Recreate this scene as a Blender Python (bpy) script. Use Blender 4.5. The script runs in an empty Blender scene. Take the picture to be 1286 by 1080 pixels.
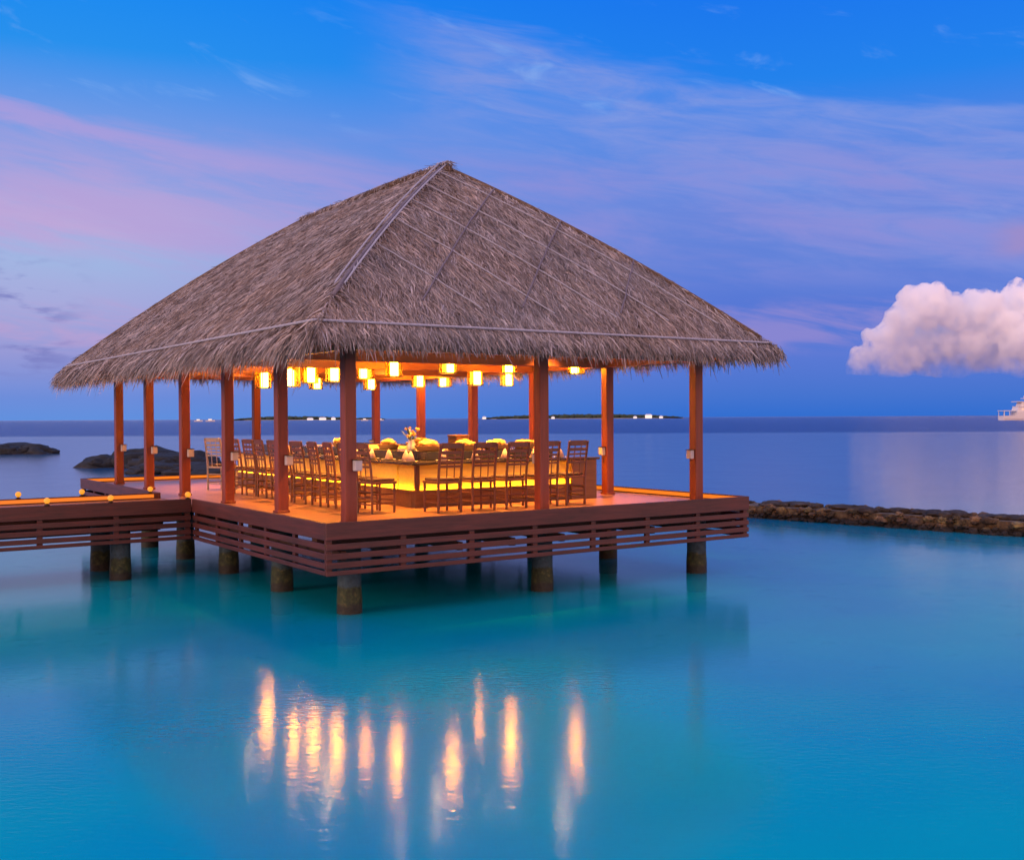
import bpy, math, random
import numpy as np
from mathutils import Vector, Matrix, noise as mnoise

random.seed(7)
rng = np.random.default_rng(7)
C = bpy.context.scene.collection
scene = bpy.context.scene
PI = math.pi

# ------------------------------------------------------------------ camera
CAM_H = 2.87
cam_d = bpy.data.cameras.new('camera')
cam = bpy.data.objects.new('camera', cam_d)
C.objects.link(cam)
cam_d.sensor_width = 36.0
cam_d.lens = 36.0 * 1359.4 / 1286.0
cam_d.clip_start = 0.1
cam_d.clip_end = 60000
cam.matrix_world = (Matrix.Translation((0, 0, CAM_H)) @ Matrix.Rotation(PI / 2 - 0.0111, 4, 'X')
                    @ Matrix.Rotation(-0.0052, 4, 'Z'))
scene.camera = cam

# ------------------------------------------------------------------ render / exposure
scene.view_settings.view_transform = 'Standard'
scene.view_settings.look = 'None'
scene.view_settings.exposure = 0.0
scene.view_settings.gamma = 1.0
scene.cycles.use_denoising = True
scene.cycles.sample_clamp_indirect = 6.0
scene.cycles.max_bounces = 36
scene.cycles.diffuse_bounces = 4
scene.cycles.glossy_bounces = 4
scene.cycles.transmission_bounces = 8
scene.cycles.volume_bounces = 30
scene.cycles.transparent_max_bounces = 12
scene.cycles.caustics_reflective = False
scene.cycles.caustics_refractive = True


def lin(r, g, b):
    def f(c):
        c /= 255.0
        return c / 12.92 if c <= 0.04045 else ((c + 0.055) / 1.055) ** 2.4
    return (f(r), f(g), f(b), 1.0)


# ------------------------------------------------------------------ node helper
class NT:
    def __init__(self, tree):
        self.t = tree
        self.n = tree.nodes
        self.l = tree.links

    def _in(self, sock, v):
        if v is None:
            return
        if isinstance(v, bpy.types.NodeSocket):
            self.l.new(v, sock)
        else:
            if hasattr(sock.default_value, '__len__') and not hasattr(v, '__len__'):
                v = [v] * len(sock.default_value)
            sock.default_value = v

    def node(self, kind, **kw):
        nd = self.n.new(kind)
        for k, v in kw.items():
            setattr(nd, k, v)
        return nd

    def m(self, op, a, b=None, c=None, clamp=False):
        nd = self.node('ShaderNodeMath', operation=op, use_clamp=clamp)
        self._in(nd.inputs[0], a)
        self._in(nd.inputs[1], b)
        self._in(nd.inputs[2], c)
        return nd.outputs[0]

    def mix(self, f, a, b, mode='MIX'):
        nd = self.node('ShaderNodeMix', data_type='RGBA', blend_type=mode, clamp_factor=True)
        self._in(nd.inputs[0], f)
        self._in(nd.inputs[6], a)
        self._in(nd.inputs[7], b)
        return nd.outputs[2]

    def smooth(self, v, lo, hi, a=0.0, b=1.0):
        nd = self.node('ShaderNodeMapRange', interpolation_type='SMOOTHSTEP')
        self._in(nd.inputs[0], v)
        for i, x in zip((1, 2, 3, 4), (lo, hi, a, b)):
            self._in(nd.inputs[i], x)
        return nd.outputs[0]

    def ramp(self, v, stops):
        nd = self.node('ShaderNodeValToRGB')
        cr = nd.color_ramp
        while len(cr.elements) < len(stops):
            cr.elements.new(0.5)
        for e, (p, c) in zip(cr.elements, stops):
            e.position = p
            e.color = c
        self._in(nd.inputs[0], v)
        return nd.outputs[0]

    def xyz(self, x, y, z):
        nd = self.node('ShaderNodeCombineXYZ')
        for s, v in zip(nd.inputs, (x, y, z)):
            self._in(s, v)
        return nd.outputs[0]

    def sep(self, v):
        nd = self.node('ShaderNodeSeparateXYZ')
        self._in(nd.inputs[0], v)
        return nd.outputs

    def noise(self, vec, scale, detail=4.0, rough=0.55, dist=0.0):
        nd = self.node('ShaderNodeTexNoise')
        self._in(nd.inputs['Vector'], vec)
        nd.inputs['Scale'].default_value = scale
        nd.inputs['Detail'].default_value = detail
        nd.inputs['Roughness'].default_value = rough
        nd.inputs['Distortion'].default_value = dist
        return nd.outputs['Fac']

    def vmul(self, v, s):
        nd = self.node('ShaderNodeVectorMath', operation='MULTIPLY')
        self._in(nd.inputs[0], v)
        nd.inputs[1].default_value = s
        return nd.outputs[0]


# ------------------------------------------------------------------ world: dusk sky
def build_world():
    w = bpy.data.worlds.new('World')
    scene.world = w
    w.use_nodes = True
    w.node_tree.nodes.clear()
    T = NT(w.node_tree)
    out = T.node('ShaderNodeOutputWorld')
    tc = T.node('ShaderNodeTexCoord')
    nrm = T.node('ShaderNodeVectorMath', operation='NORMALIZE')
    T.l.new(tc.outputs['Generated'], nrm.inputs[0])
    x, y, z = T.sep(nrm.outputs[0])
    el = T.m('ARCSINE', z)                      # elevation, radians
    az = T.m('ARCTAN2', x, y)                   # azimuth, 0 straight out to sea, + to the right
    t = T.m('DIVIDE', T.m('MAXIMUM', el, 0.0), 1.6, clamp=True)
    e = lambda v: v / 1.6
    left = T.ramp(t, [(e(0), lin(96, 144, 222)), (e(.02), lin(106, 140, 218)), (e(.055), lin(144, 150, 214)),
                      (e(.10), lin(164, 168, 220)), (e(.135), lin(158, 180, 226)), (e(.19), lin(146, 160, 224)),
                      (e(.25), lin(112, 152, 228)), (e(.31), lin(30, 142, 236)), (e(.38), lin(0, 132, 240)),
                      (e(.55), lin(60, 140, 236)), (e(1.57), lin(150, 170, 232))])
    right = T.ramp(t, [(e(0), lin(46, 110, 208)), (e(.02), lin(62, 115, 208)), (e(.055), lin(80, 117, 212)),
                       (e(.10), lin(76, 114, 212)), (e(.135), lin(82, 120, 214)), (e(.18), lin(96, 126, 216)),
                       (e(.235), lin(70, 128, 224)), (e(.29), lin(14, 126, 234)), (e(.38), lin(0, 112, 236)),
                       (e(.55), lin(60, 130, 232)), (e(1.57), lin(150, 170, 232))])
    base = T.mix(T.smooth(az, -0.42, 0.22), left, right)
    # streaky noise coordinates: the streaks fall gently to the right
    e2 = T.m('ADD', el, T.m('MULTIPLY', az, 0.15))
    sv = T.xyz(T.m('MULTIPLY', az, 2.2), T.m('MULTIPLY', e2, 13.0), 0.0)
    n1 = T.noise(sv, 1.6, 5.0, 0.6, 0.3)
    n2 = T.noise(T.xyz(T.m('MULTIPLY', az, 6.0), T.m('MULTIPLY', e2, 34.0), 3.1), 1.5, 5.0, 0.62, 0.5)
    # high cirrus veil on the right: violet below a slanting edge
    e3 = T.m('ADD', el, T.m('MULTIPLY', az, 0.247))
    veil = T.m('MULTIPLY', T.smooth(T.m('ADD', e3, T.m('MULTIPLY', T.m('SUBTRACT', n1, 0.5), 0.11)), 0.355, 0.325),
               T.smooth(e3, 0.15, 0.30))
    veil = T.m('MULTIPLY', veil, T.smooth(az, -0.16, -0.02))
    veil = T.m('MULTIPLY', veil, T.smooth(n2, 0.28, 0.70, 0.25, 0.95))
    base = T.mix(veil, base, lin(124, 148, 224))
    # pink streaks on the left
    band = T.m('ADD', el, T.m('MULTIPLY', az, 0.135))
    band = T.m('ADD', band, T.m('MULTIPLY', T.m('SUBTRACT', n2, 0.5), 0.030))
    b1 = T.m('MULTIPLY', T.smooth(band, 0.180, 0.192), T.smooth(band, 0.208, 0.194))
    b1 = T.m('MULTIPLY', b1, T.smooth(az, -0.02, -0.4, 0.0, 0.55))
    base = T.mix(b1, base, lin(190, 156, 214))
    b2 = T.m('MULTIPLY', T.smooth(el, 0.13, 0.165), T.smooth(el, 0.225, 0.17))
    b2 = T.m('MULTIPLY', T.m('MULTIPLY', b2, T.smooth(az, -0.1, -0.42)), T.smooth(n2, 0.30, 0.62, 0.30, 0.95))
    base = T.mix(b2, base, lin(196, 170, 216))
    b3 = T.m('MULTIPLY', T.smooth(el, 0.05, 0.07), T.smooth(el, 0.11, 0.09))
    b3 = T.m('MULTIPLY', T.m('MULTIPLY', b3, T.smooth(n2, 0.40, 0.66, 0.0, 0.75)), 1.0)
    base = T.mix(b3, base, T.mix(T.smooth(az, -0.3, 0.2), lin(182, 158, 210), lin(142, 134, 208)))
    # violet streaks everywhere in the middle band
    b4 = T.m('MULTIPLY', T.smooth(el, 0.10, 0.16), T.smooth(el, 0.27, 0.2))
    b4 = T.m('MULTIPLY', b4, T.smooth(T.m('ADD', T.m('MULTIPLY', n1, 0.6), T.m('MULTIPLY', n2, 0.4)), 0.38, 0.64, 0.0, 0.8))
    base = T.mix(b4, base, T.mix(T.smooth(az, -0.35, 0.1), lin(178, 158, 216), lin(140, 138, 214)))
    # thin white wisps high up
    wv = T.noise(T.xyz(T.m('MULTIPLY', az, 9.0), T.m('MULTIPLY', e3, 30.0), 8.0), 1.3, 5.0, 0.6, 0.4)
    wm = T.m('MULTIPLY', T.smooth(wv, 0.58, 0.82, 0.0, 0.45),
             T.m('MULTIPLY', T.smooth(el, 0.24, 0.28), T.smooth(el, 0.38, 0.33)))
    base = T.mix(wm, base, lin(140, 180, 240))
    # small grey-violet clouds low on the left
    lowv = T.noise(T.xyz(T.m('MULTIPLY', az, 11.0), T.m('MULTIPLY', el, 42.0), 5.0), 1.3, 5.0, 0.55)
    lm = T.m('MULTIPLY', T.smooth(lowv, 0.50, 0.64, 0.0, 0.8),
             T.m('MULTIPLY', T.smooth(el, 0.03, 0.05), T.smooth(el, 0.15, 0.11)))
    lm = T.m('MULTIPLY', lm, T.smooth(az, -0.36, -0.42))
    base = T.mix(lm, base, lin(112, 118, 190))

    sky = base
    # a dimmer bank above it
    bank = T.noise(T.xyz(T.m('MULTIPLY', az, 14.0), T.m('MULTIPLY', el, 26.0), 2.0), 1.3, 5.0, 0.55)
    bm = T.m('MULTIPLY', T.smooth(bank, 0.28, 0.52, 0.0, 0.9),
             T.m('MULTIPLY', T.smooth(az, 0.405, 0.44), T.m('MULTIPLY', T.smooth(el, 0.125, 0.14), T.smooth(el, 0.17, 0.15))))
    sky = T.mix(bm, sky, lin(152, 136, 200))
    # the afterglow behind the camera, on the landward side
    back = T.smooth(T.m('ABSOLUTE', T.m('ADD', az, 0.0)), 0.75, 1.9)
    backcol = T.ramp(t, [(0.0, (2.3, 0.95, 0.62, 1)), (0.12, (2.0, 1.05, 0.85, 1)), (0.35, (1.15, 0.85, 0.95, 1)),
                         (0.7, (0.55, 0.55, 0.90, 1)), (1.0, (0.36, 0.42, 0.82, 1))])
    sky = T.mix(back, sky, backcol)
    below = T.smooth(el, -0.02, 0.0)
    sky = T.mix(below, (0.02, 0.06, 0.12, 1), sky)
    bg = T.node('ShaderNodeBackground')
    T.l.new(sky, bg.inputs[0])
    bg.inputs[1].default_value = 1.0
    # physical twilight sky, weak at this hour
    st = T.node('ShaderNodeTexSky', sky_type='NISHITA')
    st.sun_disc = False
    st.sun_elevation = math.radians(1.5)
    st.sun_rotation = math.radians(215)
    bg2 = T.node('ShaderNodeBackground')
    T.l.new(st.outputs[0], bg2.inputs[0])
    bg2.inputs[1].default_value = 0.012
    ad = T.node('ShaderNodeAddShader')
    T.l.new(bg.outputs[0], ad.inputs[0])
    T.l.new(bg2.outputs[0], ad.inputs[1])
    T.l.new(ad.outputs[0], out.inputs[0])


build_world()

sd = bpy.data.lights.new('sun', 'SUN')
sd.energy = 1.1
sd.angle = math.radians(14)
sd.color = (1.0, 0.66, 0.48)
sun = bpy.data.objects.new('sun', sd)
C.objects.link(sun)
sun.rotation_euler = Vector((0.80, 0.55, -0.26)).to_track_quat('-Z', 'Y').to_euler()


# ------------------------------------------------------------------ materials
def mat(name):
    m = bpy.data.materials.new(name)
    m.use_nodes = True
    T = NT(m.node_tree)
    b = m.node_tree.nodes['Principled BSDF']
    return m, T, b


def wood(name, dark, light, axis=0, rough=0.5, scale=1.0, planks=None):
    m, T, b = mat(name)
    tc = T.node('ShaderNodeTexCoord').outputs['Object']
    s = [9.0 * scale] * 3
    s[axis] = 0.7 * scale
    n = T.noise(T.vmul(tc, s), 2.0, 6.0, 0.62, 0.6)
    n2 = T.noise(tc, 1.1, 3.0, 0.5)
    f = T.m('ADD', T.m('MULTIPLY', n, 0.75), T.m('MULTIPLY', n2, 0.35))
    col = T.ramp(f, [(0.32, dark), (0.72, light)])
    h = n
    if planks:
        ax, wd = planks
        c = T.sep(tc)[ax]
        q = T.m('DIVIDE', c, wd)
        fr = T.m('FRACT', q)
        gap = T.m('MULTIPLY', T.smooth(fr, 0.0, 0.05), T.smooth(fr, 1.0, 0.95))
        wn = T.node('ShaderNodeTexWhiteNoise', noise_dimensions='1D')
        T.l.new(T.m('FLOOR', q), wn.inputs['W'])
        col = T.mix(T.m('MULTIPLY', wn.outputs['Value'], 0.35), col, dark)
        col = T.mix(gap, (0.02, 0.012, 0.01, 1), col)
        h = T.m('ADD', T.m('MULTIPLY', n, 0.2), gap)
    T.l.new(col, b.inputs['Base Color'])
    b.inputs['Roughness'].default_value = rough
    bp = T.node('ShaderNodeBump')
    bp.inputs['Strength'].default_value = 0.35
    bp.inputs['Distance'].default_value = 0.01
    T.l.new(h, bp.inputs['Height'])
    T.l.new(bp.outputs[0], b.inputs['Normal'])
    return m


def plain(name, col, rough=0.5, metal=0.0, var=0.25, scale=6.0):
    m, T, b = mat(name)
    tc = T.node('ShaderNodeTexCoord').outputs['Object']
    n = T.noise(tc, scale, 4.0, 0.6)
    c2 = tuple(v * (1 - var) for v in col[:3]) + (1,)
    c1 = tuple(min(1, v * (1 + var * .5)) for v in col[:3]) + (1,)
    T.l.new(T.mix(T.smooth(n, 0.3, 0.7), c2, c1), b.inputs['Base Color'])
    b.inputs['Roughness'].default_value = rough
    b.inputs['Metallic'].default_value = metal
    return m


def glow(name, col, strength, base=(0.3, 0.2, 0.1, 1)):
    m, T, b = mat(name)
    b.inputs['Base Color'].default_value = base
    b.inputs['Emission Color'].default_value = col
    b.inputs['Emission Strength'].default_value = strength
    return m


M = {}
M['post'] = wood('post_wood', (0.13, 0.022, 0.011, 1), (0.25, 0.044, 0.019, 1), axis=2, rough=0.45)
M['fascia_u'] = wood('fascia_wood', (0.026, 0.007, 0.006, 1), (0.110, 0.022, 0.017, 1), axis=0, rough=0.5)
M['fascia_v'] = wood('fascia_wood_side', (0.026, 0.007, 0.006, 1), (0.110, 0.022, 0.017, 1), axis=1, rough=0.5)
M['deck'] = wood('deck_boards', (0.22, 0.10, 0.060, 1), (0.36, 0.18, 0.12, 1), axis=1, rough=0.32, planks=(0, 0.14))
M['under'] = wood('joist_wood', (0.05, 0.022, 0.016, 1), (0.09, 0.04, 0.028, 1), axis=0, rough=0.8)
M['beam'] = wood('beam_wood', (0.24, 0.075, 0.028, 1), (0.40, 0.14, 0.055, 1), axis=0, rough=0.5)
M['chair'] = wood('chair_wood', (0.085, 0.027, 0.013, 1), (0.17, 0.058, 0.030, 1), axis=2, rough=0.4, scale=3)
M['cushion'] = plain('cushion_fabric', (0.07, 0.035, 0.03, 1), 0.9, scale=40)
M['pale_chair'] = wood('pale_chair_wood', (0.25, 0.20, 0.19, 1), (0.42, 0.35, 0.33, 1), axis=2, rough=0.4, scale=3)
M['counter_top'] = plain('counter_top_stone', (0.035, 0.028, 0.028, 1), 0.18, scale=30)
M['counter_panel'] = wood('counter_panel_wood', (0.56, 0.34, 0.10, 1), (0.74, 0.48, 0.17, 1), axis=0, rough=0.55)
M['plinth'] = wood('plinth_wood', (0.16, 0.07, 0.03, 1), (0.26, 0.12, 0.05, 1), axis=0, rough=0.5)
M['dark'] = plain('dark_marble', (0.02, 0.02, 0.026, 1), 0.22, scale=5)
M['steel'] = plain('brushed_steel', (0.42, 0.40, 0.38, 1), 0.3, 1.0, scale=20)
M['napkin'] = plain('napkin_linen', (0.46, 0.32, 0.33, 1), 0.85, scale=60, var=0.1)
M['porcelain'] = plain('porcelain', (0.75, 0.70, 0.62, 1), 0.2, var=0.05)
M['basket'] = wood('basket_cane', (0.34, 0.17, 0.05, 1), (0.60, 0.36, 0.13, 1), axis=0, rough=0.7, scale=6)
M['bread'] = plain('bread_crust', (0.85, 0.50, 0.14, 1), 0.6, var=0.5, scale=14)
M['leaf'] = plain('leaf', (0.10, 0.16, 0.03, 1), 0.5, scale=14)
M['petal'] = plain('petal', (0.75, 0.42, 0.10, 1), 0.6, scale=14)
M['box_wood'] = wood('box_wood', (0.12, 0.055, 0.02, 1), (0.24, 0.12, 0.05, 1), axis=0, rough=0.6, scale=4)
M['lamp_box'] = plain('lamp_box_paint', (0.50, 0.44, 0.44, 1), 0.5, var=0.15)
M['white'] = plain('white_paint', (0.72, 0.70, 0.70, 1), 0.4, var=0.08)
M['metal_dark'] = plain('lantern_iron', (0.05, 0.035, 0.025, 1), 0.45, 0.8)
M['glass_dark'] = plain('dark_glazing', (0.03, 0.035, 0.05, 1), 0.08)
M['rope_pale'] = plain('pale_rope', (0.40, 0.41, 0.50, 1), 0.9, scale=40)
M['rope_dark'] = plain('weathered_rope', (0.17, 0.15, 0.19, 1), 0.9, scale=40)
M['candle'] = glow('candle_light', (1.0, 0.46, 0.05, 1), 165.0)
M['led'] = glow('led_strip_light', (1.0, 0.22, 0.014, 1), 0.95, (0.05, 0.03, 0.02, 1))
M['led_counter'] = glow('counter_led_light', (1.0, 0.50, 0.018, 1), 115.0)
M['globe'] = glow('globe_light', (1.0, 0.34, 0.02, 1), 1.1, (0.1, 0.06, 0.03, 1))
M['spot'] = glow('spot_bulb_light', (1.0, 0.62, 0.22, 1), 120.0)
M['far_light'] = glow('far_wall_glow', (1.0, 0.86, 0.78, 1), 1.0)  # glow put on whole far walls and cabins, in place of their lamps
M['cabin_light'] = glow('cabin_light', (1.0, 0.62, 0.36, 1), 0.45, (0.6, 0.5, 0.45, 1))


def shade_mat():
    m, T, b = mat('amber_glass')
    n = m.node_tree.nodes
    out = n['Material Output']
    tr = T.node('ShaderNodeBsdfTransparent')
    tr.inputs[0].default_value = (1.0, 0.66, 0.26, 1)
    tl = T.node('ShaderNodeBsdfTranslucent')
    tl.inputs[0].default_value = (0.10, 0.034, 0.004, 1)
    gl = T.node('ShaderNodeBsdfGlossy')
    gl.inputs['Roughness'].default_value = 0.15
    tc = T.node('ShaderNodeTexCoord').outputs['Object']
    x, y, z = T.sep(tc)
    ang = T.m('ARCTAN2', y, x)
    rib = T.m('FRACT', T.m('MULTIPLY', ang, 16 / (2 * PI)))
    ribm = T.smooth(T.m('ABSOLUTE', T.m('SUBTRACT', rib, 0.5)), 0.18, 0.34, 0.10, 0.45)
    m1 = T.node('ShaderNodeMixShader')
    T.l.new(ribm, m1.inputs[0])
    T.l.new(tr.outputs[0], m1.inputs[1])
    T.l.new(tl.outputs[0], m1.inputs[2])
    m2 = T.node('ShaderNodeMixShader')
    m2.inputs[0].default_value = 0.05
    T.l.new(m1.outputs[0], m2.inputs[1])
    T.l.new(gl.outputs[0], m2.inputs[2])
    T.l.new(m2.outputs[0], out.inputs['Surface'])
    return m


M['shade'] = shade_mat()


def thatch_mat():
    m, T, b = mat('palm_thatch')
    at = T.node('ShaderNodeAttribute', attribute_name='tint')
    T.l.new(at.outputs['Color'], b.inputs['Base Color'])
    b.inputs['Roughness'].default_value = 0.75
    b.inputs['Specular IOR Level'].default_value = 0.25
    return m


M['thatch'] = thatch_mat()


def thatch_base_mat():
    m, T, b = mat('thatch_layer')
    tc = T.node('ShaderNodeTexCoord').outputs['Object']
    n = T.noise(tc, 14.0, 6.0, 0.7)
    T.l.new(T.ramp(n, [(0.3, (0.10, 0.065, 0.045, 1)), (0.7, (0.26, 0.175, 0.12, 1))]), b.inputs['Base Color'])
    b.inputs['Roughness'].default_value = 0.9
    bp = T.node('ShaderNodeBump')
    bp.inputs['Distance'].default_value = 0.06
    T.l.new(n, bp.inputs['Height'])
    T.l.new(bp.outputs[0], b.inputs['Normal'])
    return m


M['thatch_base'] = thatch_base_mat()


def pile_mat():
    m, T, b = mat('sea_pile_concrete')
    geo = T.node('ShaderNodeNewGeometry').outputs['Position']
    z = T.sep(geo)[2]
    n = T.noise(geo, 5.0, 5.0, 0.65)
    n2 = T.noise(geo, 14.0, 4.0, 0.6)
    zz = T.m('ADD', z, T.m('MULTIPLY', T.m('SUBTRACT', n, 0.5), 0.22))
    con = T.ramp(n2, [(0.3, (0.016, 0.036, 0.048, 1)), (0.7, (0.040, 0.080, 0.105, 1))])
    moss = T.ramp(n2, [(0.32, (0.010, 0.013, 0.005, 1)), (0.55, (0.030, 0.042, 0.010, 1)), (0.75, (0.12, 0.10, 0.03, 1))])
    wet = T.ramp(n2, [(0.3, (0.008, 0.008, 0.006, 1)), (0.7, (0.025, 0.022, 0.014, 1))])
    c = T.mix(T.smooth(zz, 0.46, 0.52), moss, con)
    c = T.mix(T.smooth(zz, 0.22, 0.30), wet, c)
    T.l.new(c, b.inputs['Base Color'])
    b.inputs['Roughness'].default_value = 0.7
    bp = T.node('ShaderNodeBump')
    bp.inputs['Distance'].default_value = 0.015
    T.l.new(n2, bp.inputs['Height'])
    T.l.new(bp.outputs[0], b.inputs['Normal'])
    return m


M['pile'] = pile_mat()


def stone_mat(name, dark, mid, light, wet_z):
    m, T, b = mat(name)
    geo = T.node('ShaderNodeNewGeometry').outputs['Position']
    at = T.node('ShaderNodeAttribute', attribute_name='tint')
    z = T.sep(geo)[2]
    n = T.noise(geo, 4.5, 6.0, 0.68)
    n3 = T.noise(geo, 1.3, 3.0, 0.5)
    c = T.ramp(n, [(0.28, dark), (0.5, mid), (0.74, light)])
    c = T.mix(1.0, c, at.outputs['Color'], 'MULTIPLY')
    wetf = T.smooth(T.m('ADD', z, T.m('MULTIPLY', T.m('SUBTRACT', n3, 0.5), 0.2)), wet_z, wet_z + 0.12)
    c = T.mix(wetf, (0.022, 0.018, 0.016, 1), c)
    T.l.new(c, b.inputs['Base Color'])
    b.inputs['Roughness'].default_value = 0.8
    bp = T.node('ShaderNodeBump')
    bp.inputs['Distance'].default_value = 0.05
    T.l.new(n, bp.inputs['Height'])
    T.l.new(bp.outputs[0], b.inputs['Normal'])
    return m


M['wall_stone'] = stone_mat('wall_stone', (0.030, 0.018, 0.010, 1), (0.11, 0.072, 0.036, 1), (0.32, 0.23, 0.10, 1), 0.22)
M['wall_top'] = stone_mat('wall_cap_concrete', (0.02, 0.018, 0.022, 1), (0.035, 0.032, 0.038, 1), (0.06, 0.055, 0.06, 1), -1)
M['reef_rock'] = stone_mat('reef_rock', (0.003, 0.004, 0.006, 1), (0.007, 0.009, 0.012, 1), (0.020, 0.022, 0.027, 1), 0.1)


def water_mat():
    """clear sea water: Fresnel mirror over refraction, with absorption in the water body"""
    m, T, b = mat('lagoon_water')
    out = m.node_tree.nodes['Material Output']
    m.node_tree.nodes.remove(b)
    geo = T.node('ShaderNodeNewGeometry').outputs['Position']
    x, y, z = T.sep(geo)
    reef = T.smooth(y, 165.0, 205.0)
    # fine wavelets, a slow swell, and rougher open sea outside the reef
    r1 = T.noise(T.vmul(geo, (1.0, 2.2, 1.0)), 8.0, 2.0, 0.55, 0.3)
    r2 = T.noise(geo, 2.0, 2.0, 0.5)
    hgt = T.m('ADD', r1, T.m('MULTIPLY', r2, 0.7))
    big = T.noise(T.vmul(geo, (0.5, 1.0, 1.0)), 0.8, 5.0, 0.6)
    hgt = T.m('ADD', hgt, T.m('MULTIPLY', T.m('MULTIPLY', big, reef), 400.0))
    bp = T.node('ShaderNodeBump')
    bp.inputs['Strength'].default_value = 1.0
    bp.inputs['Distance'].default_value = 0.0018
    T.l.new(hgt, bp.inputs['Height'])
    fr = T.node('ShaderNodeFresnel')
    fr.inputs['IOR'].default_value = 1.30
    T.l.new(bp.outputs[0], fr.inputs['Normal'])
    gl = T.node('ShaderNodeBsdfGlossy')
    T.l.new(T.m('ADD', 0.11, T.m('MULTIPLY', reef, 0.07)), gl.inputs['Roughness'])
    T.l.new(bp.outputs[0], gl.inputs['Normal'])
    rf = T.node('ShaderNodeBsdfRefraction')
    rf.inputs['IOR'].default_value = 1.333
    rf.inputs['Roughness'].default_value = 0.05
    T.l.new(bp.outputs[0], rf.inputs['Normal'])
    # fine suspended sand scatters a milky turquoise, blue beyond the reef
    df = T.node('ShaderNodeBsdfDiffuse')
    n1 = T.noise(geo, 0.16, 3.0, 0.5)
    body = T.mix(T.smooth(n1, 0.36, 0.62), (0.0, 0.50, 0.88, 1), (0.0, 0.68, 0.82, 1))
    body = T.mix(T.smooth(y, 13.0, 42.0), body, (0.0, 0.22, 0.62, 1))  # bluer with distance, partly the sky's reflection put into the colour
    body = T.mix(reef, body, (0.0, 0.09, 0.50, 1))
    T.l.new(body, df.inputs[0])
    bd = T.node('ShaderNodeMixShader')
    bd.inputs[0].default_value = 0.5
    T.l.new(rf.outputs[0], bd.inputs[1])
    T.l.new(df.outputs[0], bd.inputs[2])
    mx = T.node('ShaderNodeMixShader')
    T.l.new(fr.outputs[0], mx.inputs[0])
    T.l.new(bd.outputs[0], mx.inputs[1])
    T.l.new(gl.outputs[0], mx.inputs[2])
    T.l.new(mx.outputs[0], out.inputs['Surface'])
    ab = T.node('ShaderNodeVolumeAbsorption')
    ab.inputs['Color'].default_value = (0.0, 0.950, 0.975, 1)
    ab.inputs['Density'].default_value = 1.5
    T.l.new(ab.outputs[0], out.inputs['Volume'])
    return m


def seabed_mat():
    m, T, b = mat('lagoon_sand')
    geo = T.node('ShaderNodeNewGeometry').outputs['Position']
    x, y, z = T.sep(geo)
    n1 = T.noise(geo, 0.30, 3.0, 0.55)
    n2 = T.noise(T.vmul(geo, (0.8, 1.0, 1.0)), 1.3, 4.0, 0.62)
    n3 = T.noise(geo, 9.0, 4.0, 0.6)
    c = T.mix(T.smooth(n1, 0.36, 0.64), (0.70, 0.62, 0.54, 1), (0.88, 0.80, 0.68, 1))
    c = T.mix(T.smooth(n2, 0.585, 0.72, 0.0, 0.6), c, (0.30, 0.28, 0.20, 1))
    c = T.mix(T.smooth(n3, 0.5, 0.8, 0.0, 0.2), c, (0.4, 0.38, 0.3, 1))
    c = T.mix(T.smooth(y, 130.0, 170.0), c, (0.10, 0.16, 0.22, 1))
    T.l.new(c, b.inputs['Base Color'])
    b.inputs['Roughness'].default_value = 0.9
    return m


M['seabed'] = seabed_mat()
M['water'] = water_mat()


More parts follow.
